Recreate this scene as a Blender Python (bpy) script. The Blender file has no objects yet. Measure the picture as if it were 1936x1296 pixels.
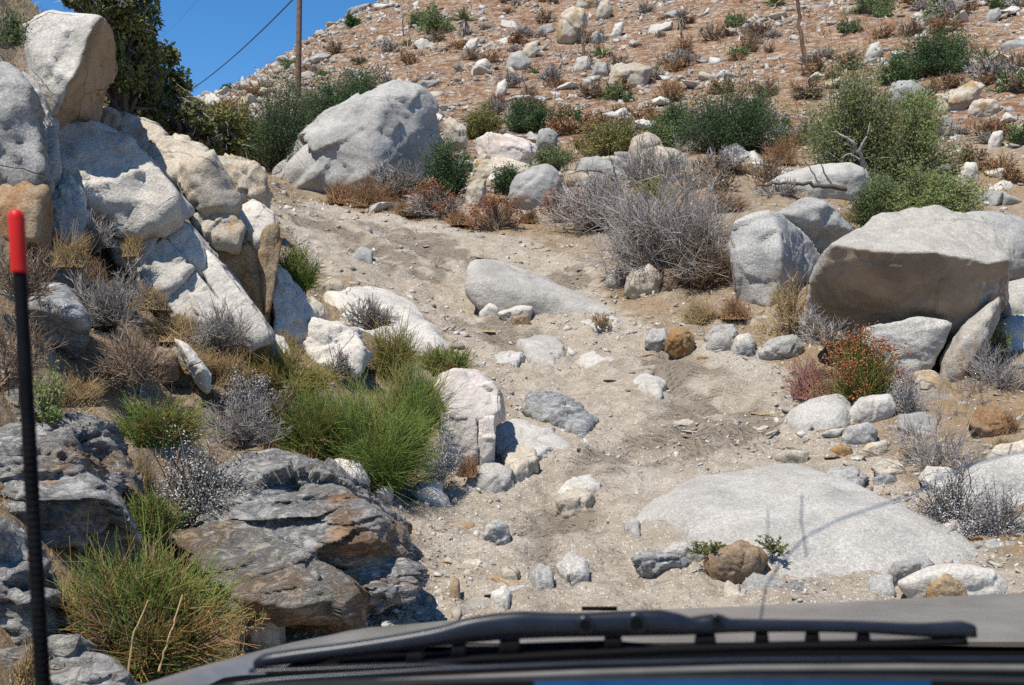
import bpy, bmesh, math, random
import numpy as np
from mathutils import Vector, Matrix

# ------------------------------------------------------------------ camera, sky, sun, exposure
scene = bpy.context.scene
col = scene.collection
F, CU, CV, EYE = 2200.0, 968.0, 648.0, 1.75      # focal length and centre of the photograph, in its pixels; eye height

cam_data = bpy.data.cameras.new("camera")
cam = bpy.data.objects.new("camera", cam_data)
col.objects.link(cam)
cam.location = (0, 0, EYE)
cam.rotation_euler = (math.radians(90), 0, 0)
cam_data.sensor_width = 36.0
cam_data.lens = F / 1936.0 * 36.0
cam_data.clip_start = 0.05
cam_data.clip_end = 3000
cam_data.dof.use_dof = True
cam_data.dof.focus_distance = 14.0
cam_data.dof.aperture_fstop = 13.0
scene.camera = cam

SUN_EL, SUN_AZ = math.radians(62), math.radians(219)   # azimuth clockwise from +Y (the way the camera looks)
to_sun = Vector((math.sin(SUN_AZ) * math.cos(SUN_EL), math.cos(SUN_AZ) * math.cos(SUN_EL), math.sin(SUN_EL)))
world = bpy.data.worlds.new("World")
scene.world = world
world.use_nodes = True
wn = world.node_tree.nodes
sky_node = wn.new("ShaderNodeTexSky")
sky_node.sky_type = 'NISHITA'
sky_node.sun_disc = False
sky_node.sun_elevation = SUN_EL
sky_node.sun_rotation = SUN_AZ
sky_node.altitude = 2000
sky_node.air_density = 1.0
sky_node.dust_density = 0.0
sky_node.ozone_density = 4.0
wn["Background"].inputs["Strength"].default_value = 0.085
sky_hs = wn.new('ShaderNodeHueSaturation')          # a clear desert sky, more saturated than the model's
sky_hs.inputs['Saturation'].default_value = 1.26
sky_hs.inputs['Value'].default_value = 1.45
world.node_tree.links.new(sky_node.outputs[0], sky_hs.inputs['Color'])
world.node_tree.links.new(sky_hs.outputs[0], wn["Background"].inputs["Color"])

sun_data = bpy.data.lights.new("sun", 'SUN')
sun_data.energy = 5.0
sun_data.angle = math.radians(0.53)
sun_data.color = (1.0, 0.945, 0.855)
sun = bpy.data.objects.new("sun", sun_data)
col.objects.link(sun)
sun.rotation_euler = to_sun.to_track_quat('Z', 'Y').to_euler()
sun.location = to_sun * 60

scene.view_settings.view_transform = 'Standard'
scene.view_settings.look = 'None'
scene.view_settings.exposure = 0.36
scene.view_settings.gamma = 1.0
scene.view_settings.use_curve_mapping = False
scene.cycles.max_bounces = 6
scene.cycles.diffuse_bounces = 2
scene.cycles.transparent_max_bounces = 12
scene.cycles.use_adaptive_sampling = True
scene.cycles.use_denoising = False

# ------------------------------------------------------------------ helpers: noise, meshes, tags
rs = np.random.RandomState(7)
PERM = np.concatenate([rs.permutation(256)] * 3)
GRAD = rs.normal(size=(256, 3)); GRAD /= np.linalg.norm(GRAD, axis=1)[:, None]

def perlin(p):
    p = np.asarray(p, float)
    i = np.floor(p).astype(int); f = p - i
    i &= 255
    w = f * f * f * (f * (f * 6 - 15) + 10)
    out = np.zeros(len(p))
    for dx in (0, 1):
        for dy in (0, 1):
            for dz in (0, 1):
                h = PERM[PERM[PERM[i[:, 0] + dx] + i[:, 1] + dy] + i[:, 2] + dz]
                g = GRAD[h]
                dot = g[:, 0] * (f[:, 0] - dx) + g[:, 1] * (f[:, 1] - dy) + g[:, 2] * (f[:, 2] - dz)
                out += dot * (w[:, 0] if dx else 1 - w[:, 0]) * (w[:, 1] if dy else 1 - w[:, 1]) * (w[:, 2] if dz else 1 - w[:, 2])
    return out * 1.6

def fbm(p, octs=4, lac=2.1, gain=0.5, ridged=False):
    p = np.asarray(p, float); s = np.zeros(len(p)); a = 1.0
    for k in range(octs):
        n = perlin(p + 17.3 * k)
        s += a * ((1 - 2 * np.abs(n)) if ridged else n)
        p = p * lac; a *= gain
    return s

def P(u, v, d):
    """the point at depth d seen at the photograph's pixel (u, v)"""
    return np.array([(u - CU) / F * d, d, EYE + (CV - v) / F * d])

def make_mesh(name, verts, faces, mat=None, smooth=True, attrs=None, uvs=None):
    me = bpy.data.meshes.new(name)
    verts = np.ascontiguousarray(verts, np.float32)
    faces = np.asarray(faces, np.int32)
    n, k = len(faces), faces.shape[1]
    me.vertices.add(len(verts)); me.vertices.foreach_set("co", verts.ravel())
    me.loops.add(n * k); me.loops.foreach_set("vertex_index", faces.ravel())
    me.polygons.add(n); me.polygons.foreach_set("loop_start", np.arange(0, n * k, k, dtype=np.int32))
    if smooth:
        me.polygons.foreach_set("use_smooth", np.ones(n, bool))
    for an, av in (attrs or {}).items():
        a = me.attributes.new(an, 'FLOAT', 'POINT')
        a.data.foreach_set("value", np.ascontiguousarray(av, np.float32))
    me.update(calc_edges=True)
    if mat: me.materials.append(mat)
    return me

def tag(o, label=None, cat=None, group=None, kind=None):
    if label: o["label"] = label
    if cat: o["category"] = cat
    if group: o["group"] = group
    if kind: o["kind"] = kind
    return o

def link(name, me, parent=None, loc=None):
    o = bpy.data.objects.new(name, me)
    col.objects.link(o)
    if parent is not None: o.parent = parent
    if loc is not None: o.location = Vector(tuple(float(c) for c in loc))
    return o

# ------------------------------------------------------------------ materials
class NT:
    def __init__(self, name):
        self.m = bpy.data.materials.new(name); self.m.use_nodes = True
        self.t = self.m.node_tree; self.n = self.t.nodes
        self.b = self.n["Principled BSDF"]
    def set(self, sock, val):
        if isinstance(val, bpy.types.NodeSocket): self.t.links.new(val, sock)
        elif isinstance(val, (tuple, list)) and len(val) == 3 and sock.type == 'RGBA': sock.default_value = (*val, 1)
        else: sock.default_value = val
    def new(self, typ, props=None, **ins):
        nd = self.n.new(typ)
        for k, v in (props or {}).items(): setattr(nd, k, v)
        for k, v in ins.items(): self.set(nd.inputs[k.replace('_', ' ')], v)
        return nd
    def pos(self): return self.new('ShaderNodeNewGeometry').outputs['Position']
    def map(self, vec, scale=(1, 1, 1), rot=(0, 0, 0), loc=(0, 0, 0)):
        return self.new('ShaderNodeMapping', None, Vector=vec, Scale=scale, Rotation=rot, Location=loc).outputs[0]
    def noise(self, vec, scale, detail=4, rough=0.55, dist=0.0):
        return self.new('ShaderNodeTexNoise', None, Vector=vec, Scale=scale, Detail=detail, Roughness=rough, Distortion=dist).outputs['Fac']
    def vor(self, vec, scale, feature='F1', out='Distance'):
        return self.new('ShaderNodeTexVoronoi', {'feature': feature}, Vector=vec, Scale=scale).outputs[out]
    def ramp(self, fac, lo, hi, a=0.0, b=1.0):
        return self.new('ShaderNodeMapRange', {'interpolation_type': 'SMOOTHSTEP'}, Value=fac, From_Min=lo, From_Max=hi, To_Min=a, To_Max=b).outputs[0]
    def mix(self, fac, a, b, mode='MIX'):
        nd = self.n.new('ShaderNodeMix'); nd.data_type = 'RGBA'; nd.blend_type = mode
        self.set(nd.inputs[0], fac); self.set(nd.inputs[6], a); self.set(nd.inputs[7], b)
        return nd.outputs[2]
    def math(self, op, a, b=0.0, c=0.0):
        nd = self.n.new('ShaderNodeMath'); nd.operation = op
        self.set(nd.inputs[0], a); self.set(nd.inputs[1], b)
        if op in ('MULTIPLY_ADD',): self.set(nd.inputs[2], c)
        return nd.outputs[0]
    def attr(self, name): return self.new('ShaderNodeAttribute', {'attribute_name': name}).outputs['Fac']
    def rnd(self): return self.new('ShaderNodeObjectInfo').outputs['Random']
    def hsv(self, colr, h=0.5, s=1.0, v=1.0): return self.new('ShaderNodeHueSaturation', None, Hue=h, Saturation=s, Value=v, Color=colr).outputs[0]
    def bump(self, h, strength, dist, normal=None):
        nd = self.new('ShaderNodeBump', None, Height=h, Strength=strength, Distance=dist)
        if normal is not None: self.set(nd.inputs['Normal'], normal)
        return nd.outputs[0]
    def done(self, colr, rough=0.9, normal=None, spec=0.25, **kw):
        self.set(self.b.inputs['Base Color'], colr); self.set(self.b.inputs['Roughness'], rough)
        self.b.inputs['Specular IOR Level'].default_value = spec
        if normal is not None: self.set(self.b.inputs['Normal'], normal)
        for k, v in kw.items(): self.set(self.b.inputs[k.replace('_', ' ')], v)
        return self.m

def granite(name, light, dark, stain, stain_lo=0.56, stain_hi=0.7, patch=(0.22, 0.2, 0.18), patch_lo=0.62, grain=45.0, speck=0.8, bump=0.5, crack=0.0, facet=None):
    t = NT(name); p = t.pos()
    sp = t.ramp(t.noise(p, grain, 3, 0.7), 0.36, 0.6)
    c = t.mix(t.math('MULTIPLY', sp, speck), light, dark)
    pepper = t.ramp(t.vor(p, grain * 1.3), 0.10, 0.2, 1.0, 0.0)
    c = t.mix(t.math('MULTIPLY', pepper, 0.55 * speck), c, (0.07, 0.065, 0.06))
    mott = t.noise(p, 2.3, 6, 0.65, 0.4)
    c = t.mix(1.0, c, t.mix(t.ramp(mott, 0.3, 0.7), (0.78, 0.77, 0.76), (1.08, 1.07, 1.05)), 'MULTIPLY')
    st = t.noise(t.map(p, (1, 1, 0.6)), 1.3, 7, 0.62, 0.8)
    c = t.mix(t.ramp(st, stain_lo, stain_hi), c, t.mix(sp, stain, tuple(x * 0.62 for x in stain)))
    wst = t.noise(t.map(p, (3.2, 3.2, 0.5)), 1.0, 6, 0.66, 0.6)      # run-off streaks and lichen
    c = t.mix(t.ramp(wst, 0.54, 0.68, 0, 0.42), c, tuple(x * 0.8 for x in dark))
    vn = t.noise(p, 4.5, 8, 0.72, 0.3)
    c = t.mix(t.ramp(vn, patch_lo, patch_lo + 0.12, 0.0, 0.6), c, patch)
    if facet:      # iron stain on the fracture face; its brown also paints in deeper shade
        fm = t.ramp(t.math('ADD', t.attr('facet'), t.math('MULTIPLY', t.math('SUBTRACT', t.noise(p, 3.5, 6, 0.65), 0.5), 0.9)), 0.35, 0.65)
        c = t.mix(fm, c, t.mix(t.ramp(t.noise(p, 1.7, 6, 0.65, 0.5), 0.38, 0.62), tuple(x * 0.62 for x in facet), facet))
    c = t.hsv(c, v=t.math('MULTIPLY_ADD', t.rnd(), 0.22, 0.88))
    h = t.math('ADD', t.math('MULTIPLY', t.noise(p, 14, 7, 0.68), 1.0), t.math('MULTIPLY', t.noise(p, 70, 3, 0.7), 0.22))
    if crack:
        wv = t.new('ShaderNodeVectorMath', {'operation': 'ADD'})
        t.set(wv.inputs[0], p)
        nz = t.new('ShaderNodeTexNoise', None, Vector=p, Scale=1.6, Detail=3.0)
        sc = t.new('ShaderNodeVectorMath', {'operation': 'SCALE'}); t.set(sc.inputs[0], nz.outputs['Color']); sc.inputs['Scale'].default_value = 0.28
        t.set(wv.inputs[1], sc.outputs[0])
        e = t.ramp(t.vor(wv.outputs[0], crack, 'DISTANCE_TO_EDGE'), 0.0, 0.0075 * crack)
        gate = t.ramp(t.noise(p, 0.9, 2), 0.45, 0.55)
        e = t.math('MAXIMUM', e, gate)
        c = t.mix(e, t.mix(0.8, c, (0.10, 0.085, 0.07)), c)
        h = t.math('ADD', h, t.math('MULTIPLY', e, 0.9))
    return t.done(c, 0.92, t.bump(h, bump, 0.05))

def schist(name, a, b, rust, rlo, rot, bump=0.9, rust2=None):
    t = NT(name); p = t.pos()
    q = t.map(p, (1.0, 1.0, 3.0), rot)
    n1 = t.noise(q, 3.0, 9, 0.68, 0.9)
    n2 = t.noise(p, 17, 7, 0.72, 0.5)
    c = t.mix(t.ramp(n1, 0.32, 0.66), a, b)
    c = t.mix(t.ramp(n2, 0.5, 0.75, 0, 0.65), c, tuple(min(1, x * 1.55) for x in b))
    c = t.mix(t.ramp(t.noise(p, 9, 6, 0.7), 0.55, 0.7, 0, 0.6), c, tuple(x * 0.5 for x in a))
    rn = t.noise(q, 0.9, 7, 0.6, 0.6)
    rc = t.mix(t.ramp(n2, 0.35, 0.65), rust, rust2 or tuple(x * 0.6 for x in rust))
    c = t.mix(t.ramp(rn, rlo, rlo + 0.12, 0, 0.85), c, rc)
    n3 = t.noise(t.map(p, (1.0, 1.0, 2.2), rot), 6.5, 8, 0.7, 0.7)
    crev = t.math('ABSOLUTE', t.math('SUBTRACT', n3, 0.5))
    c = t.mix(t.ramp(crev, 0.0, 0.035), t.mix(0.65, c, (0.05, 0.045, 0.04)), c)
    h = t.math('ADD', t.math('MULTIPLY', n1, 1.0), t.math('MULTIPLY', n2, 0.7))
    h = t.math('ADD', h, t.math('MULTIPLY', t.ramp(crev, 0.0, 0.08), 0.5))
    h = t.math('ADD', h, t.math('MULTIPLY', t.noise(p, 55, 4, 0.7), 0.3))
    return t.done(c, 0.85, t.bump(h, bump, 0.09), 0.3)

def plant(name, cols, rough=0.8, trans=0.0):
    """cols: colours met along the leaf's own tint value 0..1"""
    t = NT(name)
    r = t.n.new('ShaderNodeValToRGB'); e = r.color_ramp.elements
    while len(e) < len(cols): e.new(0.5)
    for i, c in enumerate(cols):
        e[i].position = i / max(1, len(cols) - 1); e[i].color = (*c, 1)
    t.set(r.inputs[0], t.attr('tint'))
    c = t.hsv(r.outputs[0], v=t.math('MULTIPLY_ADD', t.rnd(), 0.3, 0.85))
    m = t.done(c, rough, None, 0.2)
    if trans:
        tr = t.new('ShaderNodeBsdfTranslucent', None, Color=c)
        mx = t.new('ShaderNodeMixShader', None, Fac=trans)
        t.t.links.new(t.b.outputs[0], mx.inputs[1]); t.t.links.new(tr.outputs[0], mx.inputs[2])
        t.t.links.new(mx.outputs[0], t.n['Material Output'].inputs['Surface'])
    return m

def plain(name, c, rough=0.5, metal=0.0, spec=0.5, var=0.0, vscale=20):
    t = NT(name)
    cc = c
    nrm = None
    if var:
        n = t.noise(t.pos(), vscale, 5, 0.65)
        cc = t.mix(t.ramp(n, 0.3, 0.7), tuple(x * (1 - var) for x in c), tuple(min(1, x * (1 + var)) for x in c))
    return t.done(cc, rough, nrm, spec, Metallic=metal)

M = {}
M['white'] = granite('granite_white', (0.63, 0.59, 0.53), (0.44, 0.405, 0.36), (0.46, 0.33, 0.19), 0.64, 0.76, patch_lo=0.66, crack=0.7)
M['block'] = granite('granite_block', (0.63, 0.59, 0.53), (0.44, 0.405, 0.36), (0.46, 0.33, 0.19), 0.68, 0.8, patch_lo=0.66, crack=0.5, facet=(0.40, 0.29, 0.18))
M['grey'] = granite('granite_grey', (0.46, 0.445, 0.42), (0.26, 0.25, 0.235), (0.36, 0.28, 0.2), 0.68, 0.8, patch=(0.16, 0.15, 0.14), patch_lo=0.57, crack=0.35)
M['warm'] = granite('granite_warm', (0.54, 0.48, 0.40), (0.36, 0.31, 0.24), (0.42, 0.27, 0.12), 0.52, 0.66, patch_lo=0.66, crack=0.8)
M['tan'] = granite('granite_tan', (0.44, 0.34, 0.22), (0.28, 0.2, 0.12), (0.36, 0.2, 0.08), 0.45, 0.62, patch_lo=0.64)
M['slab'] = granite('granite_slab', (0.56, 0.53, 0.485), (0.32, 0.30, 0.275), (0.45, 0.37, 0.28), 0.6, 0.78, patch_lo=0.7, grain=52, speck=0.72, bump=0.6)
M['brown'] = granite('granite_brown', (0.34, 0.25, 0.17), (0.2, 0.14, 0.09), (0.3, 0.15, 0.06), 0.5, 0.7)
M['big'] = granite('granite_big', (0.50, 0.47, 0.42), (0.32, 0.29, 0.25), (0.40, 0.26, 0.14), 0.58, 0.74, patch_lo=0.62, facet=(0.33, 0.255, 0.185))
M['rustover'] = granite('granite_rusty', (0.40, 0.31, 0.21), (0.25, 0.18, 0.11), (0.30, 0.14, 0.05), 0.44, 0.62, patch=(0.1, 0.08, 0.06), patch_lo=0.6)
M['pink'] = granite('granite_pink', (0.60, 0.54, 0.49), (0.46, 0.39, 0.34), (0.5, 0.37, 0.28), 0.55, 0.7, speck=0.5, crack=0.9)
M['schist'] = schist('schist_grey', (0.225, 0.207, 0.188), (0.46, 0.44, 0.41), (0.38, 0.215, 0.105), 0.56, (0.5, 0.4, 0.3), 0.7)
M['schist_rust'] = schist('schist_rust', (0.24, 0.215, 0.19), (0.42, 0.385, 0.34), (0.41, 0.28, 0.155), 0.42, (0.7, -0.5, 0.2), 0.8, (0.27, 0.145, 0.075))
M['schist_blue'] = schist('schist_blue', (0.21, 0.21, 0.21), (0.42, 0.415, 0.405), (0.4, 0.35, 0.28), 0.62, (0.2, 0.9, 0.4), 0.5)

M['stem_grey'] = plant('twig_grey', [(0.17, 0.147, 0.13), (0.32, 0.288, 0.262), (0.47, 0.435, 0.405)])
M['stem_brown'] = plant('twig_brown', [(0.12, 0.08, 0.052), (0.23, 0.16, 0.11), (0.36, 0.27, 0.19)])
M['stem_dark'] = plant('twig_dark', [(0.035, 0.028, 0.022), (0.09, 0.075, 0.06), (0.16, 0.14, 0.12)])
M['stem_green'] = plant('stem_green', [(0.10, 0.14, 0.034), (0.165, 0.23, 0.05), (0.235, 0.27, 0.065), (0.31, 0.23, 0.085), (0.34, 0.18, 0.065)], trans=0.15)
M['stem_lime'] = plant('stem_lime', [(0.15, 0.22, 0.05), (0.23, 0.32, 0.075), (0.30, 0.36, 0.095), (0.35, 0.29, 0.10), (0.38, 0.24, 0.10)], trans=0.2)
M['stem_olive'] = plant('stem_olive', [(0.20, 0.20, 0.055), (0.29, 0.25, 0.08), (0.38, 0.27, 0.10), (0.40, 0.23, 0.085)], trans=0.15)
M['leaf_dark'] = plant('leaf_dark', [(0.045, 0.085, 0.035), (0.075, 0.135, 0.05), (0.12, 0.19, 0.07)], trans=0.2)
M['leaf_mid'] = plant('leaf_mid', [(0.10, 0.14, 0.055), (0.16, 0.21, 0.085), (0.23, 0.27, 0.12)], trans=0.25)
M['leaf_pale'] = plant('leaf_pale', [(0.22, 0.28, 0.10), (0.32, 0.37, 0.15), (0.42, 0.46, 0.20)], trans=0.5)
M['leaf_yellow'] = plant('leaf_yellow', [(0.14, 0.15, 0.045), (0.24, 0.23, 0.07), (0.36, 0.31, 0.10)], trans=0.25)
M['leaf_oak'] = plant('leaf_oak', [(0.07, 0.085, 0.03), (0.17, 0.19, 0.06), (0.33, 0.32, 0.12)], trans=0.25)
M['leaf_white'] = plant('leaf_white', [(0.22, 0.2, 0.19), (0.38, 0.36, 0.35), (0.52, 0.50, 0.49)])
M['flower_rust'] = plant('flower_rust', [(0.22, 0.06, 0.03), (0.36, 0.12, 0.05), (0.46, 0.2, 0.09)])
M['flower_yellow'] = plant('flower_yellow', [(0.35, 0.26, 0.03), (0.5, 0.38, 0.05)])
M['straw'] = plant('straw', [(0.28, 0.18, 0.085), (0.42, 0.29, 0.14), (0.54, 0.42, 0.24)], trans=0.15)
M['straw_rust'] = plant('straw_rust', [(0.20, 0.105, 0.052), (0.31, 0.175, 0.09), (0.42, 0.28, 0.155)], trans=0.1)
M['straw_pink'] = plant('straw_pink', [(0.28, 0.12, 0.1), (0.38, 0.19, 0.15), (0.46, 0.3, 0.24)], trans=0.1)
M['stem_mix'] = plant('stem_mix', [(0.17, 0.235, 0.05), (0.25, 0.34, 0.075), (0.32, 0.36, 0.10), (0.42, 0.29, 0.11), (0.45, 0.23, 0.085), (0.36, 0.28, 0.2)], trans=0.2)
M['yucca'] = plant('yucca_leaf', [(0.10, 0.14, 0.06), (0.2, 0.24, 0.11), (0.34, 0.33, 0.17)])
M['yucca_dry'] = plant('yucca_dry', [(0.22, 0.17, 0.12), (0.36, 0.3, 0.23), (0.46, 0.42, 0.36)])
M['wood'] = plain('weathered_wood', (0.17, 0.11, 0.075), 0.9, 0, 0.1, 0.35, 6)
M['cable'] = plain('cable_black', (0.015, 0.015, 0.018), 0.6)
M['paint'] = plain('dusty_grey_paint', (0.25, 0.238, 0.222), 0.26, 0.35, 0.6, 0.22, 5)
M['wiper'] = plain('black_wiper_metal', (0.009, 0.012, 0.019), 0.32, 0, 0.35, 0.2, 40)
M['rubber'] = plain('black_rubber', (0.005, 0.005, 0.006), 0.7, 0, 0.08)
M['cowl'] = plain('black_plastic', (0.006, 0.006, 0.007), 0.9, 0, 0.0)
M['trim'] = plain('dusty_trim', (0.12, 0.11, 0.10), 0.5, 0, 0.3, 0.2, 15)
M['trim_blue'] = plain('glossy_trim', (0.62, 0.55, 0.48), 0.14, 1.0, 0.5, 0.25, 25)
M['mast'] = plain('black_mast', (0.005, 0.005, 0.006), 0.6, 0, 0.12, 0.5, 30)
M['red'] = plain('red_plastic', (0.55, 0.012, 0.008), 0.4, 0, 0.3)
M['dash'] = plain('dashboard_vinyl', (0.015, 0.015, 0.016), 0.8, 0, 0.2, 0.2, 60)
M['print'] = plain('white_print', (0.6, 0.55, 0.52), 0.7)

t = NT('windshield_glass')
tr = t.new('ShaderNodeBsdfTransparent', None, Color=(0.97, 0.985, 0.985))
t.t.links.new(tr.outputs[0], t.n['Material Output'].inputs['Surface']); M['glass'] = t.m
t = NT('glass_crack')
tr = t.new('ShaderNodeBsdfTransparent', None, Color=(0.8, 0.86, 0.95)); df = t.new('ShaderNodeBsdfDiffuse', None, Color=(0.10, 0.14, 0.2))
mx = t.new('ShaderNodeMixShader', None, Fac=0.45)
t.t.links.new(tr.outputs[0], mx.inputs[1]); t.t.links.new(df.outputs[0], mx.inputs[2])
t.t.links.new(mx.outputs[0], t.n['Material Output'].inputs['Surface']); M['crack'] = t.m

def ground_material():
    t = NT('dirt_ground'); p = t.pos()
    tr, hill, wild = t.attr('trail'), t.attr('hill'), t.attr('litter')
    rut, s, across = t.attr('rut'), t.attr('along'), t.attr('across')
    big = t.noise(p, 0.55, 6, 0.6, 0.5)
    mid = t.noise(p, 5.0, 7, 0.68, 0.3)
    fine = t.noise(p, 38, 5, 0.72)
    grit = t.vor(p, 55, 'F1', 'Color')
    # packed sandy track
    c_tr = t.mix(t.ramp(mid, 0.3, 0.72), (0.30, 0.245, 0.185), (0.45, 0.385, 0.31))
    c_tr = t.mix(t.ramp(big, 0.52, 0.68, 0, 0.55), c_tr, (0.44, 0.40, 0.35))
    c_tr = t.mix(t.ramp(fine, 0.52, 0.72, 0, 0.7), c_tr, (0.20, 0.165, 0.125))
    c_tr = t.mix(t.ramp(fine, 0.28, 0.4, 0.6, 0), c_tr, (0.50, 0.47, 0.42))
    gr = t.new('ShaderNodeTexVoronoi', None, Vector=p, Scale=48.0); gs = t.new('ShaderNodeSeparateColor', None, Color=gr.outputs['Color']).outputs[0]
    c_tr = t.mix(t.math('MULTIPLY', t.ramp(gs, 0.72, 0.8), t.ramp(gr.outputs['Distance'], 0.3, 0.42, 0.85, 0)), c_tr, (0.60, 0.57, 0.52))
    c_tr = t.mix(t.math('MULTIPLY', t.ramp(gs, 0.2, 0.28, 1, 0), t.ramp(gr.outputs['Distance'], 0.3, 0.42, 0.8, 0)), c_tr, (0.17, 0.14, 0.115))
    # loose soil with litter beside it
    c_bk = t.mix(t.ramp(mid, 0.3, 0.7), (0.22, 0.16, 0.105), (0.38, 0.30, 0.215))
    c_bk = t.mix(t.ramp(fine, 0.5, 0.7, 0, 0.8), c_bk, (0.14, 0.095, 0.065))
    # iron-rich slope
    hn = t.noise(p, 0.9, 8, 0.7, 0.4)
    c_hl = t.mix(t.ramp(hn, 0.35, 0.65), (0.16, 0.074, 0.036), (0.275, 0.165, 0.09))
    c_hl = t.mix(t.ramp(t.noise(p, 2.6, 8, 0.75), 0.46, 0.62, 0, 0.9), c_hl, (0.38, 0.335, 0.28))
    c_hl = t.mix(t.ramp(t.noise(p, 3.3, 7, 0.75), 0.52, 0.64, 0, 0.8), c_hl, (0.10, 0.068, 0.045))
    edge = t.ramp(t.math('ADD', tr, t.math('MULTIPLY', t.math('SUBTRACT', mid, 0.5), 0.9)), 0.3, 0.7)
    c = t.mix(edge, c_bk, c_tr)
    hedge = t.ramp(t.math('ADD', hill, t.math('MULTIPLY', t.math('SUBTRACT', hn, 0.5), 0.8)), 0.35, 0.65)
    c = t.mix(hedge, c, c_hl)
    lw = t.ramp(t.math('ADD', wild, t.math('MULTIPLY', t.math('SUBTRACT', mid, 0.5), 1.1)), 0.4, 0.75)
    c = t.mix(lw, c, t.mix(t.ramp(fine, 0.4, 0.65), (0.32, 0.23, 0.14), (0.22, 0.145, 0.085)))
    # churned soil where the tyres ran is fresher and darker
    c = t.mix(t.math('MULTIPLY', t.ramp(t.math('ADD', rut, t.math('MULTIPLY', t.math('SUBTRACT', fine, 0.5), 0.9)), 0.3, 0.75), 0.75), c, (0.20, 0.16, 0.12))
    h = t.math('ADD', t.math('MULTIPLY', mid, 1.0), t.math('MULTIPLY', fine, 0.35))
    h = t.math('ADD', h, t.math('MULTIPLY', t.math('SUBTRACT', 1.0, t.vor(p, 26, 'F1')), 0.16))
    # tread lugs: chevrons along the wheel path
    ph = t.math('ADD', t.math('MULTIPLY', s, 88.0), t.math('MULTIPLY', t.math('ABSOLUTE', across, 0.0), 46.0))
    ph = t.math('ADD', ph, t.math('MULTIPLY', mid, 5.0))
    tread = t.math('MULTIPLY', t.ramp(t.math('SINE', ph), -0.2, 0.6), t.math('MULTIPLY', t.ramp(rut, 0.2, 0.7), t.ramp(t.noise(p, 6.5, 4, 0.7), 0.46, 0.6)))
    n1 = t.bump(h, 0.85, 0.075)
    n2 = t.bump(tread, 0.9, 0.028, n1)
    return t.done(c, 0.96, n2, 0.15)
M['ground'] = ground_material()
# ------------------------------------------------------------------ the lie of the land
COLS = {
 -320: [(2200, 1.9), (1300, 3.4), (800, 5), (400, 7), (0, 10), (-200, 14), (-210, 30), (60, 75), (120, 112)],
 0: [(2250, 2.2), (1420, 3.7), (1250, 4.3), (1000, 5.2), (800, 6.2), (600, 7.5), (450, 8.6), (300, 9.9), (150, 11.5), (0, 13.5), (-50, 17), (-40, 30), (150, 75), (190, 112)],
 200: [(2250, 2.2), (1500, 4.0), (1250, 5.0), (1100, 5.6), (950, 6.4), (800, 7.5), (650, 8.7), (500, 10.2), (400, 11.4), (300, 12.8), (220, 14.8), (190, 18), (190, 28), (205, 75), (225, 112)],
 400: [(2250, 2.2), (1594, 4.0), (1270, 5.9), (1150, 6.5), (1000, 7.3), (850, 8.4), (700, 9.9), (600, 11.4), (500, 13.4), (420, 15.8), (350, 19), (300, 23), (250, 34), (210, 55), (187, 76), (200, 90), (230, 112)],
 600: [(2250, 2.2), (1594, 4.0), (1270, 5.8), (1170, 6.6), (1000, 7.9), (850, 9.4), (700, 11.2), (600, 13.3), (500, 17), (430, 20), (380, 23.5), (335, 27), (260, 38), (190, 55), (110, 72), (72, 81), (78, 92), (110, 112)],
 800: [(2250, 2.2), (1594, 4.0), (1290, 5.8), (1200, 6.6), (1100, 7.5), (1000, 8.7), (900, 9.9), (800, 11.3), (700, 13), (600, 15.6), (500, 18.4), (430, 21), (390, 23.5), (335, 27.5), (270, 36), (220, 46), (120, 62), (30, 78), (-30, 90), (-30, 112)],
 1000: [(2250, 2.2), (1594, 4.0), (1290, 5.8), (1200, 6.6), (1100, 7.6), (1000, 8.8), (900, 10.1), (800, 11.6), (700, 13.4), (600, 15.8), (500, 18.8), (430, 21.5), (390, 24), (330, 28.5), (280, 34), (240, 41), (200, 47), (100, 63), (0, 80), (-150, 112)],
 1200: [(2250, 2.2), (1594, 4.0), (1290, 5.8), (1200, 6.6), (1100, 7.6), (1000, 8.7), (900, 10), (800, 11.5), (700, 13.2), (600, 15.5), (540, 17), (450, 20), (380, 23.5), (320, 28), (280, 33), (240, 39), (200, 45), (100, 60), (0, 75), (-190, 112)],
 1400: [(2250, 2.2), (1594, 4.0), (1290, 5.8), (1200, 6.6), (1100, 7.6), (1000, 8.6), (900, 9.8), (800, 11.2), (700, 13), (640, 14), (560, 15.6), (480, 17.6), (400, 20.5), (345, 24), (300, 29), (250, 35), (200, 41), (100, 55), (0, 69), (-230, 112)],
 1600: [(2250, 2.2), (1594, 4.0), (1290, 5.8), (1200, 6.6), (1100, 7.5), (1000, 8.5), (900, 9.7), (800, 11), (740, 12), (680, 13), (600, 14.6), (500, 17), (425, 20), (375, 24), (320, 28), (250, 34), (200, 38), (100, 50), (0, 63), (-270, 112)],
 1800: [(2250, 2.2), (1594, 4.0), (1290, 5.7), (1200, 6.5), (1100, 7.4), (1000, 8.3), (900, 9.4), (800, 10.6), (700, 12.3), (620, 14), (520, 17), (445, 20), (390, 23.5), (320, 27), (250, 31), (200, 35), (100, 45), (0, 57), (-310, 112)],
 2020: [(2250, 2.2), (1594, 4.0), (1290, 5.6), (1200, 6.4), (1000, 8.1), (900, 9.1), (800, 10.2), (700, 12), (600, 14.2), (450, 19), (385, 23), (300, 26.5), (200, 32), (100, 41), (0, 52), (-350, 112)],
 2400: [(2250, 2.2), (1594, 4.0), (1200, 6.2), (1000, 7.8), (800, 9.9), (600, 13.4), (400, 20), (300, 24.5), (200, 29), (100, 37), (0, 46), (-400, 112)],
}
cp = np.array([(u, v, d) for u, L in COLS.items() for v, d in L], float)
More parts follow.
